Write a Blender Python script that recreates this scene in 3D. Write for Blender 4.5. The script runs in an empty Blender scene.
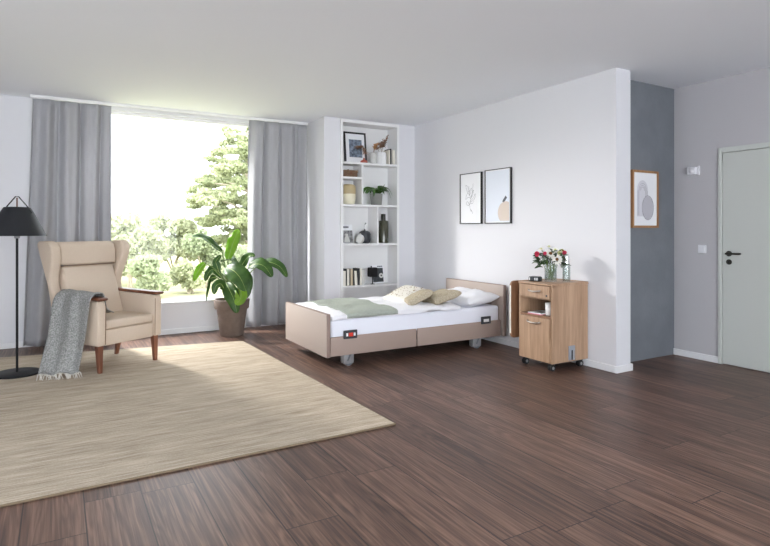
import bpy, bmesh, math, random
from mathutils import Vector, Matrix, noise
random.seed(7)
PI = math.pi
SC = bpy.context.scene
COL = SC.collection
R = math.radians

# ------------------------------------------------------------------ camera
F, YAW, HOR, EYE = 561.35, .5266, 229.57, 1.27
SN, CS = math.sin(YAW), math.cos(YAW)
cd = bpy.data.cameras.new('camera'); cam = bpy.data.objects.new('camera', cd); COL.objects.link(cam)
cam.location = (0, 0, EYE); cam.rotation_euler = (PI/2, 0, -YAW)
cd.sensor_width = 36; cd.lens = 36*F/770; cd.shift_y = -(273-HOR)/770; cd.clip_start = .05; cd.clip_end = 300
SC.camera = cam

def at(px, py, zc):
    """a measured point of the photograph at distance zc from the lens"""
    xc = (px-385)/F*zc
    return Vector((xc*CS+zc*SN, zc*CS-xc*SN, EYE+(HOR-py)/F*zc))

# ------------------------------------------------------------------ materials
def srgb(c):
    return tuple((x/255/12.92 if x/255 <= .04045 else ((x/255+.055)/1.055)**2.4) for x in c)+(1,)
class NT:
    def __init__(s, m):
        s.t = m.node_tree; s.n = s.t.nodes; s.l = s.t.links
    def new(s, typ, **kw):
        n = s.n.new('ShaderNode'+typ)
        for k, v in kw.items():
            if k in n.inputs: n.inputs[k].default_value = v
            else: setattr(n, k, v)
        return n
    def math(s, op, a, b=None, c=None):
        n = s.n.new('ShaderNodeMath'); n.operation = op
        for i, v in enumerate((a, b, c)):
            if v is None: continue
            if isinstance(v, (int, float)): n.inputs[i].default_value = v
            else: s.l.new(v, n.inputs[i])
        return n.outputs[0]
def mat(name, col, rough=.6, metal=0, var=.0, vscale=(8, 8, 8), bump=0, bscale=60, spec=.5, transl=0, coat=0, col2=None, detail=4):
    m = bpy.data.materials.new(name); m.use_nodes = True
    k = NT(m); b = k.n['Principled BSDF']
    b.inputs['Base Color'].default_value = srgb(col); b.inputs['Roughness'].default_value = rough
    b.inputs['Metallic'].default_value = metal; b.inputs['Specular IOR Level'].default_value = spec
    b.inputs['Coat Weight'].default_value = coat
    tc = k.new('TexCoord')
    if var or col2:
        mp = k.new('Mapping', Scale=vscale); k.l.new(tc.outputs['Object'], mp.inputs['Vector'])
        no = k.new('TexNoise', Scale=1.0, Detail=detail, Roughness=.6); k.l.new(mp.outputs[0], no.inputs['Vector'])
        cr = k.n.new('ShaderNodeValToRGB'); e = cr.color_ramp.elements
        e[0].position = .3; e[1].position = .7
        c = srgb(col)
        if col2: e[0].color = srgb(col2); e[1].color = c
        else:
            e[0].color = tuple(max(0, x*(1-var)) for x in c[:3])+(1,); e[1].color = tuple(min(1, x*(1+var)) for x in c[:3])+(1,)
        k.l.new(no.outputs['Fac'], cr.inputs[0]); k.l.new(cr.outputs[0], b.inputs['Base Color'])
    if bump:
        n2 = k.new('TexNoise', Scale=bscale, Detail=3); k.l.new(tc.outputs['Object'], n2.inputs['Vector'])
        bp = k.new('Bump', Strength=bump, Distance=.01); k.l.new(n2.outputs['Fac'], bp.inputs['Height']); k.l.new(bp.outputs[0], b.inputs['Normal'])
    if transl:
        tr = k.new('BsdfTranslucent'); mx = k.new('MixShader', Fac=transl)
        src = b.inputs['Base Color']
        if src.is_linked: k.l.new(src.links[0].from_socket, tr.inputs['Color'])
        else: tr.inputs['Color'].default_value = srgb(col)
        k.l.new(b.outputs[0], mx.inputs[1]); k.l.new(tr.outputs[0], mx.inputs[2])
        k.l.new(mx.outputs[0], k.n['Material Output'].inputs['Surface'])
    return m
def glass_mat(name, tint=(1, 1, 1), gloss=.08, rough=.0):
    m = bpy.data.materials.new(name); m.use_nodes = True; k = NT(m); k.n.remove(k.n['Principled BSDF'])
    t = k.new('BsdfTransparent'); t.inputs['Color'].default_value = tint+(1,)
    g = k.new('BsdfGlossy', Roughness=rough); lw = k.new('LayerWeight', Blend=.25)
    f = k.math('MULTIPLY_ADD', lw.outputs['Facing'], .5 if gloss > .05 else .12, gloss)
    mx = k.new('MixShader'); k.l.new(f, mx.inputs[0]); k.l.new(t.outputs[0], mx.inputs[1]); k.l.new(g.outputs[0], mx.inputs[2])
    k.l.new(mx.outputs[0], k.n['Material Output'].inputs['Surface']); return m
def wood_mat(name, c1, c2, rough=.45, axis=2, s=14):
    m = bpy.data.materials.new(name); m.use_nodes = True; k = NT(m); b = k.n['Principled BSDF']; b.inputs['Roughness'].default_value = rough
    tc = k.new('TexCoord'); sc = [s*3, s*3, s*3]; sc[axis] = s*.22
    mp = k.new('Mapping', Scale=sc); k.l.new(tc.outputs['Object'], mp.inputs['Vector'])
    no = k.new('TexNoise', Scale=1.0, Detail=5, Roughness=.6, Distortion=.4); k.l.new(mp.outputs[0], no.inputs['Vector'])
    sc2 = [s*.55, s*.55, s*.55]; sc2[axis] = s*.02
    mp2 = k.new('Mapping', Scale=sc2); k.l.new(tc.outputs['Object'], mp2.inputs['Vector'])
    n2 = k.new('TexNoise', Scale=1.0, Detail=2); k.l.new(mp2.outputs[0], n2.inputs['Vector'])
    f = k.math('ADD', k.math('MULTIPLY', no.outputs['Fac'], .6), k.math('MULTIPLY', n2.outputs['Fac'], .5))
    cr = k.n.new('ShaderNodeValToRGB'); e = cr.color_ramp.elements; e[0].position = .38; e[1].position = .7
    e[0].color = srgb(c2); e[1].color = srgb(c1); k.l.new(f, cr.inputs[0]); k.l.new(cr.outputs[0], b.inputs['Base Color'])
    return m
def floor_mat():
    m = bpy.data.materials.new('dark_oak_planks'); m.use_nodes = True; k = NT(m); b = k.n['Principled BSDF']
    tc = k.new('TexCoord'); sp = k.new('SeparateXYZ'); k.l.new(tc.outputs['Object'], sp.inputs[0])
    W, L = .2435, 1.84
    xr = k.math('DIVIDE', k.math('ADD', sp.outputs[0], .141+10*W), W); row = k.math('FLOOR', xr); fx = k.math('FRACT', xr)
    wn = k.new('TexWhiteNoise', noise_dimensions='1D'); k.l.new(row, wn.inputs['W'])
    yr = k.math('ADD', k.math('DIVIDE', sp.outputs[1], L), k.math('MULTIPLY', wn.outputs['Value'], 3.7)); cell = k.math('FLOOR', yr); fy = k.math('FRACT', yr)
    cid = k.new('CombineXYZ'); k.l.new(row, cid.inputs[0]); k.l.new(cell, cid.inputs[1])
    w2 = k.new('TexWhiteNoise', noise_dimensions='3D'); k.l.new(cid.outputs[0], w2.inputs['Vector'])
    # grain coordinates, shifted plank by plank
    off = k.new('VectorMath', operation='MULTIPLY'); off.inputs[1].default_value = (17, 23, 9); k.l.new(w2.outputs['Color'], off.inputs[0])
    ad = k.new('VectorMath', operation='ADD'); k.l.new(tc.outputs['Object'], ad.inputs[0]); k.l.new(off.outputs[0], ad.inputs[1])
    mp = k.new('Mapping', Scale=(66, 1.5, 1)); k.l.new(ad.outputs[0], mp.inputs['Vector'])
    n1 = k.new('TexNoise', Scale=1.0, Detail=6, Roughness=.62, Distortion=.6); k.l.new(mp.outputs[0], n1.inputs['Vector'])
    mp2 = k.new('Mapping', Scale=(8, .55, 1)); k.l.new(ad.outputs[0], mp2.inputs['Vector'])
    n2 = k.new('TexNoise', Scale=1.0, Detail=3, Distortion=.5); k.l.new(mp2.outputs[0], n2.inputs['Vector'])
    rings = k.math('SINE', k.math('MULTIPLY', n2.outputs['Fac'], 85.0))
    g = k.math('ADD', k.math('MULTIPLY', n1.outputs['Fac'], .78), k.math('MULTIPLY', n2.outputs['Fac'], .22))
    g = k.math('ADD', g, k.math('MULTIPLY', rings, .05))
    g = k.math('ADD', g, k.math('MULTIPLY', k.math('SUBTRACT', w2.outputs['Value'], .5), .13))
    cr = k.n.new('ShaderNodeValToRGB'); e = cr.color_ramp.elements
    e[0].position = .3; e[0].color = srgb((58, 43, 37)); e[1].position = .7; e[1].color = srgb((134, 105, 90))
    q = cr.color_ramp.elements.new(.5); q.color = srgb((96, 72, 61)); k.l.new(g, cr.inputs[0])
    sx = k.math('LESS_THAN', k.math('MINIMUM', fx, k.math('SUBTRACT', 1.0, fx)), .0125)
    sy = k.math('LESS_THAN', k.math('MINIMUM', fy, k.math('SUBTRACT', 1.0, fy)), .0014)
    sm = k.math('MAXIMUM', sx, sy)
    mx = k.new('Mix', data_type='RGBA'); k.l.new(k.math('MULTIPLY', sm, .9), mx.inputs['Factor']); k.l.new(cr.outputs[0], mx.inputs[6]); mx.inputs[7].default_value = srgb((36, 26, 22))
    k.l.new(mx.outputs[2], b.inputs['Base Color'])
    b.inputs['Roughness'].default_value = .42; b.inputs['Specular IOR Level'].default_value = .42
    bp = k.new('Bump', Strength=.22, Distance=.004); k.l.new(k.math('SUBTRACT', n1.outputs['Fac'], k.math('MULTIPLY', sm, 1.2)), bp.inputs['Height']); k.l.new(bp.outputs[0], b.inputs['Normal'])
    return m
def rug_mat():
    m = bpy.data.materials.new('woven_rug'); m.use_nodes = True; k = NT(m); b = k.n['Principled BSDF']; b.inputs['Roughness'].default_value = .95; b.inputs['Specular IOR Level'].default_value = .1
    tc = k.new('TexCoord')
    def nz(sc, d=4):
        mp = k.new('Mapping', Scale=sc); k.l.new(tc.outputs['Object'], mp.inputs['Vector'])
        n = k.new('TexNoise', Scale=1.0, Detail=d, Roughness=.65); k.l.new(mp.outputs[0], n.inputs['Vector']); return n.outputs['Fac']
    a, c, d = nz((4.5, 95, 1)), nz((1.6, 14, 1)), nz((90, 120, 1), 2)
    f = k.math('ADD', k.math('MULTIPLY', a, .55), k.math('ADD', k.math('MULTIPLY', c, .3), k.math('MULTIPLY', d, .2)))
    cr = k.n.new('ShaderNodeValToRGB'); e = cr.color_ramp.elements; e[0].position = .36; e[1].position = .68
    e[0].color = srgb((136, 121, 102)); e[1].color = srgb((212, 199, 180)); k.l.new(f, cr.inputs[0]); k.l.new(cr.outputs[0], b.inputs['Base Color'])
    bp = k.new('Bump', Strength=.5, Distance=.006); k.l.new(f, bp.inputs['Height']); k.l.new(bp.outputs[0], b.inputs['Normal'])
    return m
M = dict(
    wall=mat('white_wall_paint', (220, 220, 224), .85, bump=.04, bscale=180, spec=.2),
    wallgrey=mat('light_grey_wall_paint', (186, 184, 187), .85, bump=.04, bscale=180, spec=.2),
    concrete=mat('dark_grey_plaster', (124, 128, 134), .7, col2=(110, 114, 121), vscale=(2.2, 2.2, 2.2), bump=.1, bscale=30, spec=.3, detail=8),
    ceil=mat('white_ceiling_paint', (240, 243, 248), .9, spec=.1),
    white=mat('white_lacquer', (232, 232, 232), .4), doorc=mat('grey_white_door_lacquer', (196, 199, 194), .45),
    skirt=mat('white_skirting', (228, 228, 230), .45),
    floor=floor_mat(), rug=rug_mat(), rugedge=mat('rug_binding', (120, 104, 84), .9),
    pane=glass_mat('window_glass', (1, 1, 1), .01), glass=glass_mat('clear_glass', (.93, .95, .95), .07),
    water=glass_mat('water', (.86, .9, .88), .03),
    curtain=mat('grey_curtain_cloth', (182, 182, 186), .85, var=.04, vscale=(120, 120, 6), spec=.15, transl=.18),
    beige=mat('beige_upholstery', (205, 188, 170), .9, var=.05, vscale=(160, 160, 160), bump=.12, bscale=420, spec=.2),
    seam=mat('brown_piping', (128, 104, 84), .8), walnut=wood_mat('walnut_wood', (122, 74, 52), (80, 46, 32), .4, 1, 10),
    walnutv=wood_mat('walnut_leg_wood', (132, 84, 62), (88, 52, 38), .4, 2, 10),
    throwg=mat('grey_wool', (176, 176, 173), .95, col2=(112, 112, 112), vscale=(90, 90, 90), bump=.6, bscale=160, spec=.1, detail=2),
    fringe=mat('pale_wool_fringe', (214, 210, 202), .95, spec=.1),
    black=mat('black_powder_coat', (22, 22, 24), .5, spec=.25), blackin=mat('dark_shade_metal', (36, 37, 41), .55, spec=.3), leather=mat('brown_leather', (110, 72, 52), .6),
    bedpanel=mat('taupe_leatherette', (176, 162, 153), .6, bump=.05, bscale=300), bedside=mat('taupe_side_panel', (160, 141, 131), .6, bump=.05, bscale=300),
    bedtrim=mat('brown_edge_trim', (140, 121, 112), .6), steel=mat('grey_caster_metal', (150, 150, 152), .35, .3), dark=mat('dark_grey_plastic', (48, 50, 54), .5),
    rubber=mat('black_rubber', (25, 25, 26), .7), sheet=mat('white_bed_linen', (236, 236, 240), .85, spec=.15, bump=.06, bscale=40),
    mattress=mat('white_mattress_cover', (232, 234, 243), .8, spec=.2), sage=mat('sage_wool', (184, 189, 180), .95, col2=(154, 162, 150), vscale=(150, 150, 150), bump=.5, bscale=220, spec=.1, detail=2),
    cush=mat('beige_knit', (196, 185, 164), .95, col2=(158, 146, 124), vscale=(70, 70, 70), bump=.6, bscale=110, spec=.1), cream=mat('cream_cotton', (222, 218, 208), .9, spec=.1),
    cushdot=mat('brown_print', (150, 128, 98), .9), red=mat('red_switch', (214, 60, 44), .4), grey=mat('grey_plastic', (108, 112, 118), .4),
    oak=wood_mat('light_oak', (188, 156, 128), (150, 118, 92), .5, 2, 12), oakd=wood_mat('oak_edge', (150, 112, 84), (118, 84, 60), .5, 2, 12),
    bracket=mat('blue_grey_metal', (168, 174, 184), .35, .5), chrome=mat('brushed_steel', (170, 162, 154), .34, .9),
    bright=mat('polished_steel', (226, 226, 228), .2, .9),
    pot=mat('brown_clay_pot', (112, 97, 87), .8, var=.12, vscale=(20, 20, 20), bump=.15, bscale=60), soil=mat('potting_soil', (50, 38, 30), .95),
    leaf=mat('dark_green_leaf', (74, 112, 42), .4, col2=(48, 84, 32), vscale=(9, 9, 9), transl=.3), leafb=mat('bright_green_leaf', (150, 190, 62), .42, col2=(122, 168, 44), vscale=(9, 9, 9), transl=.5),
    stem=mat('green_stem', (96, 122, 58), .5), rib=mat('pale_leaf_rib', (150, 176, 96), .5),
    blackframe=mat('black_picture_frame', (22, 22, 24), .4), paper=mat('white_paper', (236, 237, 240), .7), ink=mat('grey_ink', (120, 120, 124), .8),
    bluepaper=mat('pale_blue_paper', (220, 226, 236), .7), sand=mat('sand_print', (212, 199, 188), .8), charcoal=mat('charcoal_print', (96, 98, 104), .8),
    oakframe=wood_mat('oak_frame_wood', (176, 130, 86), (140, 96, 58), .5, 2, 12), lilac=mat('lilac_grey_print', (214, 213, 219), .8), lilacd=mat('mauve_grey_print', (196, 194, 202), .8),
    switch=mat('white_switch_plastic', (222, 222, 226), .4), brass=mat('dark_bronze', (72, 70, 64), .35, .8),
    wicker=mat('brown_wicker', (132, 104, 80), .8, col2=(88, 66, 50), vscale=(90, 90, 160), bump=.6, bscale=120), ochre=mat('ochre_glaze', (186, 168, 128), .4, var=.1), creamglaze=mat('cream_glaze', (226, 220, 196), .35),
    greypot=mat('ribbed_grey_clay', (140, 140, 136), .7), bottle=mat('olive_bottle_glass', (66, 66, 50), .18, spec=.7, coat=.3), bottlecap=mat('dark_bottle_cap', (40, 42, 36), .3),
    dried=mat('dried_brown_grass', (150, 116, 92), .95, var=.2), driedo=mat('dried_orange_petals', (196, 148, 96), .9, var=.2), terracotta=mat('terracotta_red', (176, 92, 80), .6),
    rose=mat('pink_red_petals', (196, 52, 84), .7), petal=mat('white_petals', (240, 238, 230), .7, transl=.2), eye=mat('brown_flower_eye', (120, 84, 50), .9), yellow=mat('yellow_green_petals', (212, 214, 150), .7),
    foliage=mat('bouquet_leaf', (62, 88, 48), .5, col2=(38, 62, 34), vscale=(20, 20, 20), transl=.2), greyfol=mat('grey_green_leaf', (140, 156, 134), .6),
    bookw=mat('ivory_book_cloth', (226, 222, 210), .8), bookb=mat('black_book_cloth', (34, 34, 36), .6), bookg=mat('pale_grey_book_cloth', (196, 196, 192), .8), booktan=mat('tan_book_cloth', (190, 176, 150), .8), page=mat('book_pages', (232, 228, 214), .9),
    stone=mat('pale_stoneware', (206, 206, 202), .6), darkvase=mat('charcoal_stoneware', (54, 57, 62), .5), photo=mat('grey_blue_photo', (150, 165, 185), .6, col2=(48, 56, 66), vscale=(22, 22, 22)),
    magphoto=mat('grey_magazine_photo', (178, 178, 178), .5, col2=(62, 64, 66), vscale=(28, 28, 28)), magdark=mat('dark_magazine_photo', (60, 66, 72), .5, col2=(24, 26, 30), vscale=(30, 30, 30)), pink=mat('pink_magazine_cover', (214, 130, 150), .6),
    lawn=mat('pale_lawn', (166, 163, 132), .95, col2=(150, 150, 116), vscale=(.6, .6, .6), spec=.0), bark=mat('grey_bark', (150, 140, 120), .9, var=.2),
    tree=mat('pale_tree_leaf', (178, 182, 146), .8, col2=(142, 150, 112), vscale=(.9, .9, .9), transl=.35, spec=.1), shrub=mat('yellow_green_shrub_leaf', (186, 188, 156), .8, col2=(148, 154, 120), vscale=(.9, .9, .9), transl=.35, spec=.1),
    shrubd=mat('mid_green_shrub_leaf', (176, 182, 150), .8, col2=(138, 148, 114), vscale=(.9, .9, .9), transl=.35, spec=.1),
)

# ------------------------------------------------------------------ mesh helpers
def bm_(): return bmesh.new()
def box(bm, x0, x1, y0, y1, z0, z1, bev=0, seg=2):
    r = bmesh.ops.create_cube(bm, size=1); v = r['verts']
    bmesh.ops.scale(bm, vec=(x1-x0, y1-y0, z1-z0), verts=v); bmesh.ops.translate(bm, vec=((x0+x1)/2, (y0+y1)/2, (z0+z1)/2), verts=v)
    if bev:
        e = list({e for q in v for e in q.link_edges})
        bmesh.ops.bevel(bm, geom=e, offset=bev, segments=seg, affect='EDGES', profile=.5)
    return bm
def prism(bm, pts, axis, a, b):
    """closed polygon in the plane across `axis`, extruded from a to b"""
    def P(u, v, w): return {'x': (w, u, v), 'y': (u, w, v), 'z': (u, v, w)}[axis]
    A = [bm.verts.new(P(u, v, a)) for u, v in pts]; B = [bm.verts.new(P(u, v, b)) for u, v in pts]
    n = len(pts); bm.faces.new(A[::-1]); bm.faces.new(B)
    for i in range(n): bm.faces.new((A[i], A[(i+1) % n], B[(i+1) % n], B[i]))
    bmesh.ops.recalc_face_normals(bm, faces=bm.faces); return bm
def bevel_all(bm, off, seg=2, ang=.5):
    e = [e for e in bm.edges if len(e.link_faces) == 2 and e.calc_face_angle(0) > ang]
    bmesh.ops.bevel(bm, geom=e, offset=off, segments=seg, affect='EDGES', profile=.5); return bm
def lathe(bm, prof, seg=24, c=(0, 0), close=True):
    rings = []
    for r, z in prof:
        if r < 1e-5: rings.append([bm.verts.new((c[0], c[1], z))])
        else: rings.append([bm.verts.new((c[0]+r*math.cos(2*PI*i/seg), c[1]+r*math.sin(2*PI*i/seg), z)) for i in range(seg)])
    for a, b in zip(rings, rings[1:]):
        for i in range(seg):
            j = (i+1) % seg
            if len(a) == 1 and len(b) == 1: continue
            if len(a) == 1: bm.faces.new((a[0], b[j], b[i]))
            elif len(b) == 1: bm.faces.new((a[i], a[j], b[0]))
            else: bm.faces.new((a[i], a[j], b[j], b[i]))
    bmesh.ops.recalc_face_normals(bm, faces=bm.faces); return bm
def tube(bm, pts, rad, seg=8):
    pts = [Vector(p) for p in pts]; n = len(pts)
    rs = rad if isinstance(rad, (list, tuple)) else [rad]*n
    t0 = (pts[1]-pts[0]).normalized(); up = Vector((0, 0, 1)) if abs(t0.z) < .9 else Vector((1, 0, 0)); prev = None; rings = []
    for i, p in enumerate(pts):
        t = (pts[min(i+1, n-1)]-pts[max(i-1, 0)]).normalized()
        u = (up-t*up.dot(t)) if prev is None else (prev-t*prev.dot(t))
        if u.length < 1e-6: u = t.orthogonal()
        u.normalize(); w = t.cross(u); prev = u
        rings.append([bm.verts.new(p+(u*math.cos(2*PI*k/seg)+w*math.sin(2*PI*k/seg))*rs[i]) for k in range(seg)])
    for a, b in zip(rings, rings[1:]):
        for k in range(seg): bm.faces.new((a[k], a[(k+1) % seg], b[(k+1) % seg], b[k]))
    bm.faces.new(rings[0][::-1]); bm.faces.new(rings[-1]); return bm
def cyl(bm, p, q, r, seg=20): return tube(bm, [p, q], r, seg)
def grid(bm, nu, nv, fn):
    V = [[bm.verts.new(fn(i/nu, j/nv)) for j in range(nv+1)] for i in range(nu+1)]
    for i in range(nu):
        for j in range(nv): bm.faces.new((V[i][j], V[i+1][j], V[i+1][j+1], V[i][j+1]))
    return V
def cat(pts, n):
    """Catmull-Rom through pts"""
    pts = [Vector(p) for p in pts]; out = []
    for i in range(len(pts)-1):
        p0, p1, p2, p3 = pts[max(i-1, 0)], pts[i], pts[i+1], pts[min(i+2, len(pts)-1)]
        for s in range(n):
            t = s/n; out.append(.5*((2*p1)+(p2-p0)*t+(2*p0-5*p1+4*p2-p3)*t*t+(3*p1-p0-3*p2+p3)*t**3))
    out.append(pts[-1]); return out
def sphere(bm, c, r, sc=(1, 1, 1), u=16, v=10):
    q = bmesh.ops.create_uvsphere(bm, u_segments=u, v_segments=v, radius=r)['verts']
    bmesh.ops.scale(bm, vec=sc, verts=q); bmesh.ops.translate(bm, vec=c, verts=q); return q
def obj(name, bm, m, parent=None, loc=(0, 0, 0), rot=(0, 0, 0), smooth=False, solid=0, sub=0, angle=None):
    me = bpy.data.meshes.new(name)
    bm.normal_update(); bm.to_mesh(me); bm.free()
    if m: me.materials.append(M[m] if isinstance(m, str) else m)
    o = bpy.data.objects.new(name, me); COL.objects.link(o); o.location = loc; o.rotation_euler = rot
    if smooth or angle is not None:
        me.polygons.foreach_set('use_smooth', [True]*len(me.polygons))
        if angle is not None and hasattr(me, 'set_sharp_from_angle'): me.set_sharp_from_angle(angle=R(angle))
    if solid:
        s = o.modifiers.new('thick', 'SOLIDIFY'); s.thickness = solid; s.offset = 0
    if sub:
        s = o.modifiers.new('sub', 'SUBSURF'); s.levels = s.render_levels = sub
    if parent: o.parent = parent
    return o
def thing(name, label, cat_, loc=(0, 0, 0), rz=0, group=None):
    o = bpy.data.objects.new(name, None); COL.objects.link(o); o.location = loc; o.rotation_euler = (0, 0, rz); o.empty_display_size = .1
    return tag(o, label, cat_, group)
def tag(o, label, cat_, group=None):
    o['label'] = label; o['category'] = cat_
    if group: o['group'] = group
    return o
def struct(o, label=None, cat_=None):
    o['kind'] = 'structure'
    if label: o['label'] = label
    if cat_: o['category'] = cat_
    return o
def sgn(x): return -1 if x < 0 else 1
def puff(bm, hx, hy, ht, hb, n=6, nu=36, nv=36, amp=0, fr=6, seed=0, pinch=0, u0=-1, u1=1, scale=1, top_only=False):
    """padded cloth body: rounded edges, optional pulled-in sides with pointed corners"""
    def ev(u, v, top):
        w = max(0, 1-abs(u)**n)**(1/n)*max(0, 1-abs(v)**n)**(1/n)
        x, y = hx*u*(1-pinch*(1-v*v)), hy*v*(1-pinch*(1-u*u))
        z = w*(ht if top else -hb)
        z += w*amp*noise.noise(Vector((x*fr+seed, y*fr, seed+(0 if top else 5)))) + w*amp*.4*noise.noise(Vector((x*fr*3, y*fr*2+seed, 1)))
        return Vector((x*scale, y*scale, z*scale+(scale-1)*.3*0))
    def s(t): return math.sin((2*t-1)*PI/2)
    def us(t): return u0+(u1-u0)*t if (u0, u1) != (-1, 1) else s(t)
    grid(bm, nu, nv, lambda a, b: ev(us(a), s(b), True))
    if not top_only:
        grid(bm, nu, nv, lambda a, b: ev(us(a), s(b), False))
        bmesh.ops.remove_doubles(bm, verts=bm.verts, dist=1e-5)
    bmesh.ops.recalc_face_normals(bm, faces=bm.faces); return bm

# ------------------------------------------------------------------ the setting
XD, YG, XR, YW, YB, HC = 5.4254, 3.4662, 4.2653, 7.2054, 6.523, 2.703
X0, Y0 = -2.7, -2.6
struct(obj('floor', box(bm_(), X0-.2, 5.65, Y0, 7.45, -.1, 0), 'floor'), 'dark brown wood plank floor of the room')
struct(obj('ceiling', box(bm_(), X0-.2, 5.65, Y0, 7.45, HC, HC+.15), 'ceil'), 'plain white ceiling')
WX0, WX1, WZ0, WZ1 = -.12, 2.58, .372, 2.655
b = bm_()
box(b, X0, WX0, YW, YW+.22, 0, HC); box(b, WX1, 2.905, YW, YW+.22, 0, HC); box(b, WX0, WX1, YW, YW+.22, 0, WZ0); box(b, WX0, WX1, YW, YW+.22, WZ1, HC)
struct(obj('wall_back', b, 'wall'), 'white wall around and below the large window')
b = bm_()
box(b, 2.905, 3.124, YB, YW+.22, 0, HC); box(b, 4.005, XR, YB, YW+.22, 0, HC); box(b, 3.124, 4.005, 6.80, YW+.22, 0, HC)
struct(obj('wall_niche', b, 'wall'), 'white projecting wall that holds the built-in shelf')
struct(obj('wall_right', box(bm_(), XR, 4.461, 3.266, YW+.22, 0, HC), 'wall'), 'white wall behind the bed with a bright end face')
struct(obj('wall_alcove', box(bm_(), 4.461, 5.65, YG, YG+.2, 0, HC), 'concrete'), 'dark grey plaster wall of the alcove')
DY0, DY1, DZ = 2.065, 3.017, 2.042
b = bm_()
box(b, XD, XD+.2, DY1, YG, 0, HC); box(b, XD, XD+.2, Y0, DY0, 0, HC); box(b, XD, XD+.2, DY0, DY1, DZ, HC); box(b, XD+.15, XD+.2, DY0, DY1, 0, DZ)  # thin panel added behind the door leaf keeps outside light out
struct(obj('wall_door', b, 'wallgrey'), 'light grey wall with the door')
b = bm_(); box(b, X0-.2, X0, Y0, 1.9, 0, HC); box(b, X0-.2, X0, 2.9, YW+.22, 0, HC); box(b, X0-.2, X0, 1.9, 2.9, 0, .4); box(b, X0-.2, X0, 1.9, 2.9, 2.45, HC)  # unseen opening, added to brighten the left side of the room
struct(obj('wall_left', b, 'wall'), 'white side wall outside the picture with an opening added for side light')
b = bm_(); box(b, X0, -2.2, Y0-.2, Y0, 0, HC); box(b, 3.0, XD, Y0-.2, Y0, 0, HC); box(b, -2.2, 3.0, Y0-.2, Y0, 0, .4); box(b, -2.2, 3.0, Y0-.2, Y0, 2.6, HC)  # opening behind the camera, added and sized for fill light
struct(obj('wall_front', b, 'wall'), 'white wall outside the picture with a wide opening added for fill light')
def skirt(name, x0, x1, y0, y1, axis):
    struct(obj(name, box(bm_(), x0, x1, y0, y1, 0, .062, .003, 1), 'skirt'), 'white skirting board')
skirt('baseboard_back', X0, 2.905, YW-.016, YW, 'x')
skirt('baseboard_niche', 2.889, 2.905, YB-.016, YW-.016, 'y')
skirt('baseboard_right', XR-.016, XR, 3.266, YB-.0, 'y')
skirt('baseboard_end', XR-.016, 4.477, 3.25, 3.266, 'x')
skirt('baseboard_return', 4.461, 4.477, 3.266, YG, 'y')
skirt('baseboard_door', XD-.016, XD, DY1, YG, 'y')
# window
w = struct(bpy.data.objects.new('window_1', None)); COL.objects.link(w); w.location = (0, YW+.1, 0); w['label'] = 'large picture window onto the garden'
b = bm_(); fy0, fy1 = -.03, .04; fw = .05
box(b, WX0, WX0+fw, fy0, fy1, WZ0, WZ1); box(b, WX1-fw, WX1, fy0, fy1, WZ0, WZ1); box(b, WX0+fw, WX1-fw, fy0, fy1, WZ0, WZ0+.03); box(b, WX0+fw, WX1-fw, fy0, fy1, WZ1-.03, WZ1)
obj('window_frame', b, 'white', w)
obj('pane', box(bm_(), WX0+fw, WX1-fw, -.004, .004, WZ0+.03, WZ1-.03), 'pane', w)
obj('window_sill', box(bm_(), WX0, WX1, -.115, -.03, WZ0, WZ0+.018, .004), 'white', w)
# curtain track under the ceiling
struct(obj('trim_1', box(bm_(), -.26, 2.895, 7.03, 7.06, HC-.03, HC), 'white'), 'white curtain track under the ceiling')
# door
d = struct(bpy.data.objects.new('door_1', None)); COL.objects.link(d); d.location = (XD, 0, 0); d['label'] = 'grey white flush room door'
b = bm_(); fr = .035
box(b, -.02, .12, DY1-fr, DY1, 0, DZ, .003, 1); box(b, -.02, .12, DY0, DY0+fr, 0, DZ, .003, 1); box(b, -.02, .12, DY0+fr, DY1-fr, DZ-.048, DZ, .003, 1)
obj('door_frame', b, 'doorc', d)
obj('door_leaf', box(bm_(), -.008, .032, DY0+fr+.003, DY1-fr-.004, .007, DZ-.051, .003, 1), 'doorc', d)
b = bm_(); hy = 2.918
cyl(b, (-.008, hy, 1.045), (-.018, hy, 1.045), .026, 24); cyl(b, (-.018, hy, 1.045), (-.055, hy, 1.045), .009, 12)
tube(b, cat([(-.05, hy+.012, 1.045), (-.055, hy-.03, 1.046), (-.054, hy-.10, 1.047), (-.052, hy-.125, 1.047)], 4), .0095, 10)
obj('handle', b, 'brass', d, angle=40)
b = bm_(); cyl(b, (-.008, hy, .967), (-.016, hy, .967), .025, 24); o = obj('key_rosette', b, 'brass', d, angle=40)
b = bm_(); box(b, -.019, -.016, hy-.004, hy+.004, .955, .975); obj('keyhole', b, 'rubber', o)
# outside ground
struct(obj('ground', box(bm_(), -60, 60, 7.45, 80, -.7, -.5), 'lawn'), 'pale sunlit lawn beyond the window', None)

# ------------------------------------------------------------------ rug
b = bm_()
prism(b, [(1.89, 3.12), (1.80, 6.30), (-1.6, 6.86), (-1.6, 3.09)], 'z', .001, .013)
t = thing('rug', 'large beige woven area rug under the armchair', 'rug')
obj('pile', bevel_all(b, .004, 2), 'rug', t)
b = bm_(); tube(b, [(1.89, 3.117, .007), (-1.6, 3.087, .007)], .0065, 6); tube(b, [(1.893, 3.12, .007), (1.803, 6.30, .007)], .004, 6)
obj('binding', b, 'rugedge', t)

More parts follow.
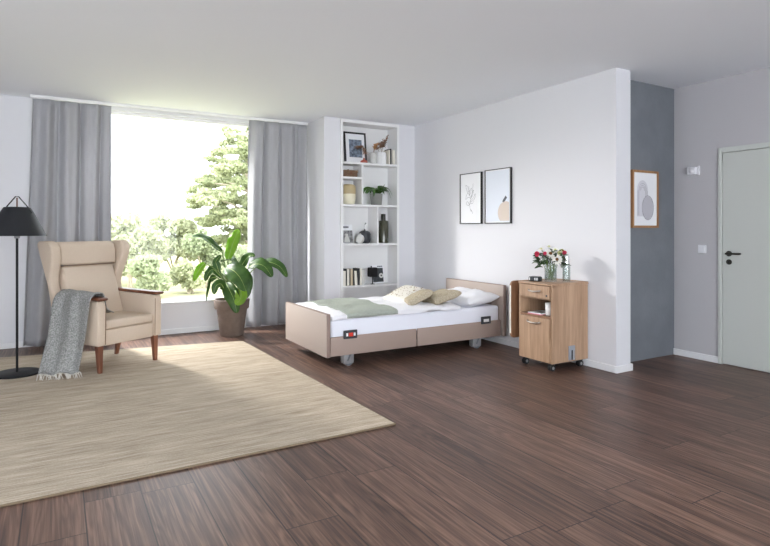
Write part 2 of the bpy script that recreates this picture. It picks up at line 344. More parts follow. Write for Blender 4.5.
# ------------------------------------------------------------------ curtains
def curtain(name, label, x0, x1, xb0, xb1, seed, ph, nf):
    t = thing(name, label, 'curtain', ((x0+x1)/2, 7.045, 0))
    cx = (x0+x1)/2
    def fn(u, v):
        z = .035+v*2.63
        x = (xb0+(xb1-xb0)*u)*(1-v)+(x0+(x1-x0)*u)*v-cx
        wob = noise.noise(Vector((u*2.2+seed, v*1.3, 0)))
        a = .066*(.6+.4*(1-v))+.02*noise.noise(Vector((u*3+seed, .4, 2)))
        y = a*math.sin((u*nf+.25*wob)*2*PI+ph)+.016*math.sin((u*nf*2.3+wob*.3)*2*PI+1)+.012*wob
        if v > .975: y = y*(1-(v-.975)*22)
        x += .012*math.cos((u*nf)*2*PI+ph+.6)+.01*wob*(1-v)
        return (x, y-.01, z)
    b = bm_(); grid(b, 150, 34, fn)
    obj('cloth', b, 'curtain', t, smooth=True, solid=.003)
    return t
curtain('curtain', 'grey floor-length curtain left of the window behind the armchair', -.245, .512, -.33, .50, 3, .4, 3.6)
curtain('curtain.001', 'grey floor-length curtain right of the window behind the tall leafy plant', 2.108, 2.86, 2.085, 2.86, 11, 2.0, 3.4)

# ------------------------------------------------------------------ built-in shelf
sh = thing('bookcase', 'white built-in shelf unit recessed in the wall beside the bed', 'bookcase', (3.5645, YB, 0))
bx = lambda *a: box(bm_(), *a)
SX = 3.5645; L0, L1 = 3.124-SX+.001, 4.005-SX-.001; T = .034; DEP = .255
for s in (L0, L1-T): obj('side_panel', bx(s, s+T, -.022, DEP, .0, 2.697), 'white', sh)
obj('top_panel', bx(L0+T, L1-T, -.022, DEP, 2.655, 2.697), 'white', sh)
obj('back_panel', bx(L0+T, L1-T, DEP-.018, DEP, .0, 2.655), 'white', sh)
obj('plinth', bx(L0+T, L1-T, -.015, .01, .0, .07), 'white', sh)
ST = .026
SZ = dict(a=2.149, b=1.955, c=1.598, d=1.085, e=.538)
dv1, dv2 = 3.443-SX, 3.672-SX
for k, z in SZ.items():
    obj('shelf', bx(L0+T, dv1-.01 if k == 'b' else L1-T, -.018, DEP-.018, z-ST, z), 'white', sh)
obj('shelf', bx(L0+T, L1-T, -.015, DEP-.018, .07, .07+ST), 'white', sh)
obj('divider', bx(dv1-.01, dv1+.012, -.016, DEP-.018, SZ['c'], SZ['a']-ST), 'white', sh)
obj('divider', bx(dv2-.011, dv2+.011, -.016, DEP-.018, SZ['d'], SZ['c']-ST), 'white', sh)

# things on the shelf: x by world coordinate, y = distance into the shelf
def spot(x, dy, k): return (x, YB+dy, SZ[k]+.0005)
# framed photo leaning at the back, top shelf
t = thing('photo_frame', 'black framed black and white photo leaning on the top shelf', 'picture frame', spot(3.437, .15, 'a')); t.rotation_euler = (R(-6.5), 0, 0)
b = bm_(); w2, h2, f2 = .165, .43, .022
box(b, -w2, -w2+f2, 0, .02, 0, h2); box(b, w2-f2, w2, 0, .02, 0, h2); box(b, -w2+f2, w2-f2, 0, .02, 0, f2); box(b, -w2+f2, w2-f2, 0, .02, h2-f2, h2); obj('frame', b, 'blackframe', t)
obj('mat_board', bx(-w2+f2, w2-f2, .010, .016, f2, h2-f2), 'paper', t)
obj('photo_print', bx(-.09, .10, .007, .0101, .09, .33), 'photo', t)
def plume(b, base, top, r, n, ln, seed, droop=.3):
    rd = random.Random(seed); base = Vector(base); top = Vector(top)
    for i in range(n):
        s = rd.random()**.8; p = base.lerp(top, s)
        d = Vector((rd.uniform(-1, 1), rd.uniform(-1, 1), rd.uniform(-.4, .9)-droop)).normalized()
        l = ln*(.5+rd.random()); a = d.orthogonal().normalized()*r
        q = p+d*l
        vs = [b.verts.new(x) for x in (p-a, p+a, q+a*.4, q-a*.4)]; b.faces.new(vs)
# small red vase with drooping dried flower
t = thing('bud_vase', 'low terracotta red vase in front of the framed photo', 'vase', spot(3.51, .07, 'a'))
obj('body', lathe(bm_(), [(0, 0), (.042, 0), (.05, .012), (.046, .03), (.03, .042), (.012, .05), (.012, .07), (.009, .07), (.009, .052), (0, .05)], 20), 'terracotta', t, smooth=True)
t = thing('dried_flower', 'drooping brown dried flower rising from the low red vase', 'dried flower', (3.51, YB+.07, SZ['a']+.056))
b = bm_(); tube(b, cat([(0, 0, 0), (.004, 0, .09), (-.02, 0, .17), (-.06, -.005, .19)], 5), .0022, 5); obj('stem', b, 'terracotta', t)
b = bm_(); plume(b, (.02, 0, .08), (-.02, 0, .16), .004, 110, .045, 1, .8); plume(b, (-.03, 0, .18), (-.11, 0, .16), .004, 150, .045, 2, .8); obj('flower_head', b, 'dried', t)
# ribbed vase with orange dried flowers
t = thing('vase', 'slim white dimpled vase with orange dried flowers on the top shelf', 'vase', spot(3.662, .09, 'a'))
b = bm_(); lathe(b, [(0, 0), (.036, 0), (.044, .02), (.047, .08), (.042, .135), (.036, .155), (.032, .155), (.036, .13), (.04, .08), (.036, .02), (0, .01)], 24); obj('body', b, 'stone', t, smooth=True)
b = bm_()
for k in range(6):
    for j in range(12):
        a = 2*PI*(j+.5*(k % 2))/12; z = .025+k*.021; sphere(b, (.0455*math.cos(a), .0455*math.sin(a), z), .0045, u=6, v=4)
obj('dimples', b, 'bookg', t)
t = thing('dried_flower.001', 'orange dried flower heads in the slim white vase', 'dried flower', (3.662, YB+.09, SZ['a']+.012))
b = bm_(); rd = random.Random(4); hb = bm_()
for k in range(5):
    x, z = rd.uniform(.0, .07), rd.uniform(.20, .27); y = rd.uniform(-.03, .03)
    tube(b, cat([(0, 0, 0), (x*.2, y*.3, .15), (x, y, z)], 4), .0016, 5)
    plume(hb, (x, y, z-.015), (x, y, z+.015), .008, 26, .022, k, -.1)
obj('stem', b, 'dried', t); obj('flower_head', hb, 'driedo', t)
# fluted vase with brown grass
t = thing('vase.001', 'wide fluted white vase with brown dried grass on the top shelf', 'vase', spot(3.79, .1, 'a'))
b = bm_(); seg = 60
def fl_ring(r, z): return [(r*(1+.035*math.cos(20*2*PI*i/seg*1.0)), z, i) for i in range(seg)]
rings = []
for r, z in [(.05, 0), (.066, .02), (.07, .09), (.064, .165), (.056, .165), (.05, .02)]:
    rings.append([b.verts.new((q*math.cos(2*PI*i/seg), q*math.sin(2*PI*i/seg), z)) for q, z, i in fl_ring(r, z)])
for p, q in zip(rings, rings[1:]):
    for i in range(seg): b.faces.new((p[i], p[(i+1) % seg], q[(i+1) % seg], q[i]))
b.faces.new(rings[0][::-1]); b.faces.new(rings[-1]); obj('body', b, 'white', t)
t = thing('dried_grass', 'brown dried grass plumes in the wide fluted vase', 'dried grass', (3.79, YB+.1, SZ['a']+.025))
b = bm_(); hb = bm_(); rd = random.Random(6)
for k, (x, y, z) in enumerate([(-.07, .01, .23), (-.03, -.02, .25), (.0, .0, .27), (.035, 0, .26), (.06, .01, .3), (.10, .01, .37)]):
    tube(b, cat([(0, 0, 0), (x*.3, y, z*.6), (x, y, z)], 4), .0016, 5)
    plume(hb, (x*.75, y, z*.8), (x*1.1, y, z*1.05), .006, 70, .034 if k < 5 else .016, 20+k, .1)
obj('stem', b, 'dried', t); obj('plumes', hb, 'dried', t)
# books
def book(label, x, dy, k, th, h, dp, cov, group, tilt=0, name='book'):
    t = thing(name, label, 'book', spot(x, dy, k), 0, group); t.rotation_euler = (0, R(tilt), 0)
    b = bm_(); c = .0025
    box(b, 0, c, 0, dp, 0, h); box(b, th-c, th, 0, dp, 0, h); box(b, c, th-c, 0, c*1.2, 0, h)
    obj('cover', b, cov, t); obj('pages', bx(c, th-c, c*1.2, dp-.004, .003, h-.003), 'page', t)
    return t
g1 = 'books at the right end of the top shelf'
book('white book beside the fluted vase on the top shelf', 3.866, .02, 'a', .018, .20, .16, 'bookw', g1)
book('black spined book on the top shelf', 3.885, .01, 'a', .014, .215, .16, 'bookb', g1)
book('pale grey book right of the black spined one on the top shelf', 3.9, .05, 'a', .028, .185, .16, 'bookg', g1)
book('ivory book at the right end of the top shelf', 3.93, .03, 'a', .036, .205, .16, 'bookw', g1)
g2 = 'books on the lowest visible shelf'
xs = 3.168
for lab, th, h, cov, tilt, gap in [
    ('thick ivory book at the left end of the lowest visible shelf', .044, .17, 'bookw', 0, .002), ('thin black book second from left on the lowest visible shelf', .012, .195, 'bookb', 0, .001),
    ('white book between two dark books on the lowest visible shelf', .026, .19, 'bookw', 0, .001), ('dark slim book left of the tan book', .012, .188, 'bookb', 0, .001),
    ('tan book in the middle of the book row', .024, .19, 'booktan', 0, .002), ('black book right of the tan book', .014, .185, 'bookb', 0, .017),
    ('ivory book leaning in the book row', .026, .165, 'bookw', -4, .003), ('thick black book in the right half of the book row', .024, .195, 'bookb', 0, .003),
    ('white book right of the thick black book', .022, .19, 'bookw', 0, .002), ('pale grey book at the right end of the book row', .03, .185, 'bookg', 0, .002)]:
    th *= 1.3; h *= 1.13; book(lab, xs, .04, 'e', th, h, .15, cov, g2, tilt); xs += th+gap
# wicker box
t = thing('storage_box', 'brown woven box with a clasp in the small upper compartment', 'box', spot(3.285, .06, 'b'))
obj('body', bx(-.095, .095, -.05, .12, 0, .055, ), 'wicker', t); obj('lid', bx(-.099, .099, -.054, .124, .056, .088), 'wicker', t)
obj('clasp', bx(-.014, .014, -.062, -.0545, .03, .07), 'leather', t); obj('handle', tube(bm_(), cat([(-.02, .03, .089), (-.01, .03, .1), (.01, .03, .1), (.02, .03, .089)], 4), .004, 6), 'leather', t)
# two tone jar
t = thing('ceramic_jar', 'round ceramic jar in ochre over cream in the left compartment', 'jar', spot(3.292, .09, 'c'))
obj('body', lathe(bm_(), [(0, 0), (.07, 0), (.082, .02), (.09, .07), (.092, .138)], 28), 'creamglaze', t, smooth=True)
obj('glazed_neck', lathe(bm_(), [(.0922, .138), (.095, .18), (.090, .235), (.075, .255), (.066, .262), (.06, .262), (.07, .24), (.08, .18), (.08, .138)], 28), 'ochre', t, smooth=True)
# trailing plant
t = thing('potted_plant', 'trailing green plant in a ribbed grey pot on the shelf', 'potted plant', spot(3.712, .095, 'c'))
b = bm_(); prof = [(0, 0), (.066, 0)]
for i in range(13): prof += [(.072+.012*i/13, .004+i*.0115), (.076+.012*i/13, .009+i*.0115)]
prof += [(.084, .155), (.076, .155), (.072, .14), (0, .135)]
obj('pot', lathe(b, prof, 28), 'greypot', t); obj('soil', lathe(bm_(), [(0, .1352), (.0718, .139), (0, .143)], 20), 'soil', t)
def leaf_blade(b, path, wid, normal, fold=.18, n=6, prof=None, wav=0, seed=0):
    """leaf along a midrib path; returns nothing, adds a folded two-sided blade"""
    P = cat(path, n); N = len(P)-1; nv = Vector(normal).normalized(); rows = []
    for i, p in enumerate(P):
        s = i/N; t = (P[min(i+1, N)]-P[max(i-1, 0)]).normalized()
        sd = t.cross(nv)
        if sd.length < 1e-4: sd = t.orthogonal()
        sd.normalize(); up = sd.cross(t).normalized()
        w = wid*(prof(s) if prof else (math.sin(PI*min(1, s**.75*1.0))**.8 if s < 1 else 0))
        w = max(w, .0006); wv = wav*math.sin(s*17+seed)*w
        rows.append([b.verts.new(p+sd*(k*w)+up*((abs(k)**1.3)*fold*w+(wv if k*k > .5 else 0))) for k in (-1, -.5, 0, .5, 1)])
    for a, c in zip(rows, rows[1:]):
        for k in range(4): b.faces.new((a[k], a[k+1], c[k+1], c[k]))
rd = random.Random(12)
for k in range(17):
    a = rd.uniform(0, 2*PI) if k > 5 else [PI*.95, PI*1.1, 0.05, -.25, PI*1.3, -.9][k]
    l = rd.uniform(.12, .19) if k > 5 else [.225, .21, .24, .235, .17, .16][k]
    ca, sa = math.cos(a), math.sin(a)*(.45 if math.sin(a) > 0 else .8); h = rd.uniform(.05, .11); dr = rd.uniform(.06, .16) if k < 6 else rd.uniform(-.02, .08)
    b = bm_(); leaf_blade(b, [(ca*.02, sa*.02, .14), (ca*l*.35, sa*l*.35, .14+h), (ca*l*.75, sa*l*.75, .15+h*.8), (ca*l, sa*l, .15+h-dr)], rd.uniform(.024, .036), (ca*.3, -.5, .8), .2, 4)
    obj('leaf', b, 'leaf', t, smooth=True)
b = bm_(); leaf_blade(b, [(.03, 0, .15), (.08, 0, .19), (.10, 0, .24), (.135, 0, .29)], .009, (0, -1, .2), .1, 4); obj('leaf', b, 'leaf', t, smooth=True)
# magazine with masthead, grey teapot photo
t = thing('magazine', 'white magazine with grey cover photo left of the dark vase', 'magazine', spot(3.29, .12, 'd')); t.rotation_euler = (R(-10), 0, 0)
obj('cover', bx(-.075, .09, 0, .008, 0, .255), 'paper', t); ph = obj('cover_photo', bx(-.07, .085, -.0012, 0, .012, .175), 'magphoto', t)
b = bm_()
for i, (x, w_) in enumerate([(-.066, .018), (-.045, .012), (-.03, .016), (-.011, .012), (.004, .014), (.021, .012)]): box(b, x, x+w_, -.0012, 0, .208, .232)
obj('masthead', b, 'charcoal', t)
b = bm_(); prism(b, [(-.045, .02), (.04, .02), (.03, .07), (.015, .1), (.02, .13), (-.022, .13), (-.02, .1), (-.035, .07)], 'y', -.0022, -.0012); obj('cover_figure', b, 'stone', t)
# dark rounded vase + pale disc
t = thing('vase.002', 'squat charcoal vase on the shelf behind the pale round jar', 'vase', spot(3.55, .125, 'd'))
b = bm_(); lathe(b, [(0, 0), (.05, 0), (.072, .012), (.082, .05), (.082, .12), (.068, .155), (.04, .168), (.012, .172), (.010, .19), (.006, .19), (.006, .165), (0, .16)], 28); obj('body', b, 'darkvase', t, smooth=True)
t = thing('round_jar', 'pale grey round jar in front of the charcoal vase', 'jar', spot(3.43, .03, 'd'))
b = bm_(); q = sphere(b, (0, 0, 0), .062, (1, .55, 1), 24, 14); bmesh.ops.translate(b, vec=(0, 0, .0615), verts=q); obj('body', b, 'stone', t, smooth=True)
b = bm_(); cyl(b, (0, .0, .121), (0, 0, .135), .012, 12); obj('stopper', b, 'bookg', t)
t = thing('twig', 'thin dry twig standing in the charcoal vase', 'twig', (3.55, YB+.125, SZ['d']+.165))
b = bm_(); tube(b, cat([(0, 0, .0), (-.01, 0, .05), (.012, 0, .1)], 4), .0016, 5); plume(b, (.004, 0, .085), (.014, 0, .105), .004, 8, .016, 3, -.2); obj('stalk', b, 'charcoal', t)
# olive bottle
t = thing('bottle', 'tall olive green bottle in the narrow shelf compartment', 'bottle', spot(3.825, .1, 'd'))
obj('body', lathe(bm_(), [(0, 0), (.058, 0), (.07, .008), (.07, .29), (.064, .302), (.034, .31), (.028, .32)], 28), 'bottle', t, angle=40)
obj('cap', lathe(bm_(), [(.028, .312), (.032, .316), (.032, .39), (.028, .396), (0, .396)], 20), 'bottlecap', t, angle=40)
# camera-like black lamp and magazine, lowest shelf
t = thing('desk_ornament', 'small black cube on a short stand right of the book row', 'desk ornament', spot(3.635, .05, 'e'))
obj('head', box(bm_(), -.06, .06, -.03, .05, .10, .225, .012, 3), 'black', t); obj('stem', cyl(bm_(), (0, .01, .006), (0, .01, .101), .007, 10), 'black', t); obj('foot', lathe(bm_(), [(0, 0), (.03, 0), (.03, .006), (0, .007)], 20, (0, .01)), 'black', t)
obj('knob', cyl(bm_(), (-.02, .01, .224), (-.02, .01, .245), .008, 10), 'dark', t)
t = thing('magazine.001', 'magazine with a dark cover photo leaning behind the small black cube', 'magazine', spot(3.76, .12, 'e')); t.rotation_euler = (R(-9), 0, 0)
obj('cover', bx(-.085, .095, 0, .008, 0, .25), 'paper', t); obj('cover_photo', bx(-.078, .083, -.0012, 0, .02, .21), 'magdark', t)
b = bm_(); cyl(b, (.05, -.0012, .105), (.05, -.0025, .105), .033, 24); o = obj('cover_disc', b, 'stone', t); b = bm_(); cyl(b, (.05, -.0025, .105), (.05, -.0032, .105), .012, 16); obj('disc_centre', b, 'rubber', o)
b = bm_()
for x, w_ in [(.0, .014), (.018, .01), (.032, .014), (.05, .01), (.064, .014)]: box(b, x, x+w_, -.0012, 0, .22, .24)
obj('masthead', b, 'charcoal', t)

# ------------------------------------------------------------------ armchair
CH = thing('armchair', 'beige wingback armchair with walnut arms and a grey blanket over one arm', 'armchair', (.569, 5.618, .0135), R(31.3))
wing = [(.575, 1.138), (.54, 1.10), (.535, 1.02), (.565, .92), (.605, .82), (.615, .74), (.59, .66), (.56, .56), (.54, .40), (.54, .27), (.60, .265), (.625, .5), (.675, .75), (.725, .97), (.755, 1.10), (.752, 1.135), (.725, 1.15), (.66, 1.152), (.60, 1.15)]
for s in (-1, 1):
    b = bm_(); q = [(y, z) for y, z in wing]
    prism(b, q, 'x', s*.262, s*.35); bevel_all(b, .018, 3, .9)
    # flare the wings outward towards the top
    for v in b.verts: v.co.x += s*max(0, v.co.z-.62)*.125
    obj('wing', b, 'beige', CH, angle=50)
b = bm_(); prism(b, [(.42, .40), (.515, .65), (.615, .915), (.70, .915), (.60, .30), (.46, .30)], 'x', -.262, .262); bevel_all(b, .022, 3)
for v in b.verts: v.co.y -= .018*(1-(v.co.x/.29)**2)*(1 if v.co.y < .64 and v.co.z > .42 else 0)
obj('backrest', b, 'beige', CH, angle=50)
b = bm_(); prism(b, [(.590, .925), (.597, 1.06), (.625, 1.125), (.67, 1.145), (.74, 1.135), (.70, .925)], 'x', -.285, .285); bevel_all(b, .022, 3)
obj('head_cushion', b, 'beige', CH, angle=50)
b = bm_(); tube(b, [(-.262, .594, .92), (.262, .594, .92)], .0045, 6); obj('piping', b, 'seam', CH)
b = bm_(); box(b, -.252, .252, .0, .5, .375, .452, .022, 3); 
for v in b.verts: v.co.z += .014*(1-(v.co.x/.26)**2) if v.co.z > .42 else 0
obj('seat_cushion', b, 'beige', CH, angle=50)
b = bm_(); box(b, -.252, .252, .004, .55, .235, .372, .012, 2); obj('seat_base', b, 'beige', CH, angle=50)
for s in (-1, 1):
    b = bm_(); prism(b, [(-.012, .24), (-.018, .58), (-.005, .633), (.55, .645), (.58, .24)], 'x', s*.256, s*.332); bevel_all(b, .014, 3)
    a = obj('arm', b, 'beige', CH, angle=50)
    b = bm_(); tube(b, [(s*.258, -.012, .25), (s*.258, -.017, .6)], .003, 6); obj('piping', b, 'seam', a)
    b = bm_(); prism(b, [(-.03, .634), (-.045, .645), (-.045, .655), (-.03, .664), (.58, .672), (.58, .646)], 'x', s*.252, s*.338); bevel_all(b, .008, 2)
    obj('arm_cap', b, 'walnut', CH, angle=50)
    for y0, spl in ((.035, -.012), (.545, .05)):
        b = bm_(); x = s*.288
        A = [(x-.026, y0-.026, .245), (x+.026, y0-.026, .245), (x+.026, y0+.026, .245), (x-.026, y0+.026, .245)]
        B = [(x-.016, y0-.016+spl, 0), (x+.016, y0-.016+spl, 0), (x+.016, y0+.016+spl, 0), (x-.016, y0+.016+spl, 0)]
        va = [b.verts.new(p) for p in A]; vb = [b.verts.new(p) for p in B]; b.faces.new(va); b.faces.new(vb[::-1])
        for i in range(4): b.faces.new((va[i], vb[i], vb[(i+1) % 4], va[(i+1) % 4]))
        bmesh.ops.recalc_face_normals(b, faces=b.faces); obj('leg', bevel_all(b, .004, 2), 'walnutv', CH)
# blanket over the left arm
TB = thing('throw_blanket', 'grey woven blanket with pale fringe draped over the armchair arm', 'blanket', (.569, 5.618, .0135), R(31.3))
rows = [((-.08, .12, .495), (-.11, .38, .495)), ((-.15, .06, .515), (-.17, .42, .52)), ((-.215, .03, .56), (-.22, .45, .57)), ((-.238, .02, .64), (-.238, .46, .65)), ((-.262, .015, .69), (-.262, .47, .70)), ((-.30, .015, .697), (-.30, .48, .708)), ((-.345, .015, .68), (-.35, .49, .69)),
        ((-.362, .02, .62), (-.385, .50, .62)), ((-.37, .04, .48), (-.42, .48, .48)), ((-.38, .065, .3), (-.47, .45, .3)), ((-.395, .09, .13), (-.55, .40, .13)), ((-.41, .10, .045), (-.60, .36, .045)), ((-.43, .09, .02), (-.64, .32, .02))]
near = cat([r[0] for r in rows], 5); far = cat([r[1] for r in rows], 5)
def blk(u, v):
    i = v*(len(near)-1); k = min(int(i), len(near)-2); f = i-k
    p = near[k].lerp(near[k+1], f).lerp(far[k].lerp(far[k+1], f), u)
    am = .016*min(1, abs(v-.42)*6+.15)*(1 if v > .42 else .5)
    wv = math.sin(u*13+v*2.0+.8*noise.noise(Vector((u*3, v*3, 0))))*am+.008*noise.noise(Vector((u*6, v*5, 3)))
    out = Vector((-1, -.25, 0)) if .48 < v < .93 else Vector((-.2, 0, .6))
    p = p+out*(wv+am*.9)
    p.z = max(p.z, .012); return p
b = bm_(); grid(b, 44, 84, blk); obj('weave', b, 'throwg', TB, smooth=True, solid=.008)
b = bm_(); rd = random.Random(2)
for i in range(34):
    p = blk(i/33, 1.0); d = Vector((-.35+rd.uniform(-.25, .25), -.75+rd.uniform(-.3, .3), 0)).normalized()*rd.uniform(.07, .11)
    q = p+d; p.z = max(p.z, .012)
    tube(b, [p, p.lerp(q, .5)+Vector((0, 0, .004)), Vector((q.x, q.y, .006))], [.0055, .0045, .002], 5)
obj('fringe', b, 'fringe', TB)

# ------------------------------------------------------------------ floor lamp
LP = thing('floor_lamp', 'black floor lamp with a cone shade and leather strap beside the armchair', 'floor lamp', (-.313, 5.833, .0135))
obj('base', lathe(bm_(), [(0, 0), (.178, 0), (.183, .004), (.183, .013), (.178, .017), (.012, .019), (0, .02)], 48), 'black', LP, angle=40)
obj('pole', cyl(bm_(), (0, 0, .015), (0, 0, 1.30), .010, 16), 'black', LP, angle=40)
obj('shade', lathe(bm_(), [(.222, 1.202), (.226, 1.202), (.19, 1.27), (.14, 1.38), (.10, 1.448), (.088, 1.452), (.0, 1.452), (0, 1.448), (.086, 1.447), (.098, 1.442), (.136, 1.378), (.186, 1.268), (.222, 1.202)], 48), 'blackin', LP, angle=35)
obj('socket', lathe(bm_(), [(0, 1.18), (.02, 1.18), (.024, 1.2), (.024, 1.29), (0, 1.3)], 16), 'steel', LP, angle=40)
b = bm_(); tube(b, [(0, 0, 1.45), (0, 0, 1.535)], .006, 10); obj('stem', b, 'leather', LP)
sx_, sy_ = CS, -SN
b = bm_()
strap = [(-.135, 1.40), (-.085, 1.462), (-.012, 1.545), (.012, 1.545), (.085, 1.462), (.135, 1.40)]
vs = []
for a, z in strap:
    vs.append([b.verts.new((a*sx_+w_*sy_*-1, a*sy_+w_*sx_, z)) for w_ in (-.007, .007)])
for p, q in zip(vs, vs[1:]): b.faces.new((p[0], p[1], q[1], q[0]))
obj('strap', b, 'leather' if 0 else 'black', LP, solid=.004)

# ------------------------------------------------------------------ plant by the window
PX, PY = 1.80, 6.76
PL = thing('potted_plant.001', 'tall broad-leaved green plant in a brown clay pot by the window', 'potted plant', (PX, PY, 0))
obj('pot', lathe(bm_(), [(0, 0), (.128, 0), (.135, .01), (.178, .325), (.197, .325), (.203, .335), (.21, .43), (.206, .438), (.186, .438), (.178, .40), (0, .395)], 40), 'pot', PL, angle=35)
obj('soil', lathe(bm_(), [(0, .396), (.177, .402), (.1, .412), (0, .418)], 30), 'soil', PL)
ZP = PX*SN+PY*CS
def lp(px, py, dz=0): return at(px, py, ZP+dz)-Vector((PX, PY, 0))
prof_ob = lambda s: (math.sin(PI*min(1, s*.97+.02))**.55)*(1-.25*s)
def big_leaf(stem, blade, wid, nrm, m='leaf', fold=.3, seed=0):
    b = bm_(); leaf_blade(b, blade, wid, nrm, fold, 7, prof_ob, .10, seed); lf = obj('leaf', b, m, PL, smooth=True, solid=.0015)
    b = bm_(); P = cat(stem+[blade[0]], 5); n = len(P); tube(b, P, [.011-.006*i/n for i in range(n)], 7); obj('stem', b, 'stem', lf, smooth=True)
    b = bm_(); P = cat(blade, 6); n = len(P); tube(b, P, [.005-.0042*i/n for i in range(n)], 6); obj('midrib', b, 'rib', lf, smooth=True)
base = lambda dx, dz=0: lp(234.5+dx, 303, dz)
V = Vector; tocam = V((-SN, -CS, .1))
big_leaf([base(-1), lp(229, 282)], [lp(228, 260), lp(232, 246), lp(236, 236), lp(238, 229, .02)], .085, tocam+V((-.3, 0, 0)), 'leafb', .15)
big_leaf([base(-3), lp(228, 280, .05)], [lp(222, 252), lp(212, 244, -.05), lp(203, 237.5, -.1), lp(192, 236.5, -.15)], .07, V((-.2, -.5, 1)), 'leaf', .3, 1)
big_leaf([base(-4), lp(222, 276, -.05)], [lp(205, 263, -.12), lp(201, 267, -.15), lp(197, 274, -.18), lp(194, 281, -.2)], .05, tocam, 'leafb', .25, 2)
big_leaf([base(-5, -.05), lp(225, 285, -.1)], [lp(216, 277, -.15), lp(210, 279, -.2), lp(207, 288, -.22), lp(206, 301, -.24)], .05, tocam+V((.9, .6, 0)), 'leaf', .35, 3)
big_leaf([base(2, -.1), lp(228, 285, -.12)], [lp(226, 267, -.15), lp(234, 271, -.24), lp(241, 279, -.3), lp(246, 291, -.34)], .13, tocam+V((.1, 0, .4)), 'leaf', .2, 4)
big_leaf([base(-2, -.1), lp(230, 292, -.12)], [lp(226, 283, -.15), lp(230, 291, -.24), lp(234, 300, -.29), lp(237, 313, -.31)], .10, tocam+V((-.1, 0, .4)), 'leaf', .2, 5)
big_leaf([base(5, -.05), lp(243, 288, -.02)], [lp(240, 268, 0), lp(245, 276, -.06), lp(247, 286, -.1), lp(246, 298, -.12)], .085, tocam+V((.4, 0, .1)), 'leaf', .2, 6)
big_leaf([base(4), lp(241, 283)], [lp(249, 267), lp(257, 264, -.03), lp(265, 267, -.06), lp(272, 277, -.09)], .095, tocam+V((.1, 0, .8)), 'leaf', .25, 7)
big_leaf([base(5, .1), lp(243, 281, .1)], [lp(262, 262, .05), lp(271, 262.5, .0), lp(280, 267, -.03), lp(287, 277, -.05)], .07, tocam+V((.2, 0, .7)), 'leaf', .3, 8)
big_leaf([base(-3, .05), lp(227, 280, .02)], [lp(219, 272), lp(217, 266), lp(216, 261), lp(221, 255)], .05, tocam+V((.4, 0, 0)), 'leaf', .3, 9)
big_leaf([base(0, .05), lp(231, 280)], [lp(222, 262, .03), lp(227, 260, -.02), lp(232, 260, -.05), lp(238, 265, -.08)], .07, V((0, -.3, 1)), 'leaf', .3, 10)
big_leaf([base(2, -.05), lp(235, 296, -.1)], [lp(238, 287, -.2), lp(241, 293, -.27), lp(240, 300, -.3), lp(235, 304, -.32)], .08, tocam+V((.2, 0, .3)), 'leafb', .2, 11)

big_leaf([base(3, .08), lp(238, 285, .1)], [lp(238, 272, .1), lp(244, 262, .12), lp(249, 256, .1), lp(255, 256, .08)], .06, tocam+V((.3, 0, .5)), 'leaf', .3, 12)
big_leaf([base(-2, .1), lp(228, 284, .1)], [lp(222, 278, .08), lp(214, 270, .06), lp(209, 272, .02), lp(205, 281, 0)], .055, tocam+V((.3, 0, .6)), 'leaf', .3, 13)
big_leaf([base(-3, -.12), lp(229, 294, -.15)], [lp(224, 289, -.2), lp(221, 284, -.25), lp(216, 286, -.3), lp(214, 294, -.32)], .06, tocam+V((.2, 0, .5)), 'leaf', .3, 14)

# ------------------------------------------------------------------ bed
BD = thing('care_bed', 'low taupe upholstered care bed with its head against the white wall', 'bed', (3.15, 5.16, 0))
BX, BY = 3.15, 5.16
def bb(x0, x1, y0, y1, z0, z1, bev=0, seg=2): return box(bm_(), x0-BX, x1-BX, y0-BY, y1-BY, z0, z1, bev, seg)
def board(name, xa, xb, y0, y1, z0, z1):
    b = bb(xa+.006, xb-.006, y0+.012, y1-.012, z0+.004, z1-.012, .005); o = obj(name, b, 'bedpanel', BD, angle=40)
    b = bb(xa, xb, y0, y0+.012, z0, z1, .004); box(b, xa-BX, xb-BX, y1-.012-BY, y1-BY, z0, z1, .004); box(b, xa-BX, xb-BX, y0+.012-BY, y1-.012-BY, z1-.012, z1, .004)
    obj('edge_trim', b, 'bedtrim', o, angle=40)
    b = bb(xa-.004, xa+.008, y0+.002, y1-.002, z0+.002, z1-.004, .004); obj('upholstery', b, 'bedpanel', o, angle=40)
board('footboard', 2.09, 2.128, 4.642, 5.695, .108, .502)
board('headboard', 4.188, 4.226, 4.635, 5.685, .108, .664)
for x0, x1 in ((2.136, 3.068), (3.082, 4.165)):
    for y0, y1 in ((4.655, 4.675), (5.645, 5.665)):
        obj('side_panel', bb(x0, x1, y0, y1, .112, .286, .004), 'bedside', BD, angle=40)
obj('base_frame', bb(2.14, 4.16, 4.69, 5.63, .17, .255), 'dark', BD)
obj('mattress', bb(2.15, 4.165, 4.678, 5.645, .258, .44, .03, 4), 'mattress', BD, angle=50)
for x, w_ in ((2.262, .14), (3.885, .13)):
    cb = obj('control_box', bb(x, x+w_, 4.640, 4.6545, .262, .342, .006), 'dark', BD, angle=40)
    if x < 3:
        obj('red_button', bb(x+.05, x+.092, 4.636, 4.640, .285, .318), 'red', cb)
        obj('white_button', bb(x+.024, x+.042, 4.637, 4.640, .288, .316), 'white', cb); obj('white_button', bb(x+.1, x+.118, 4.637, 4.640, .288, .316), 'white', cb)
    else: obj('white_label', bb(x+.028, x+.10, 4.637, 4.640, .285, .315), 'white', cb)
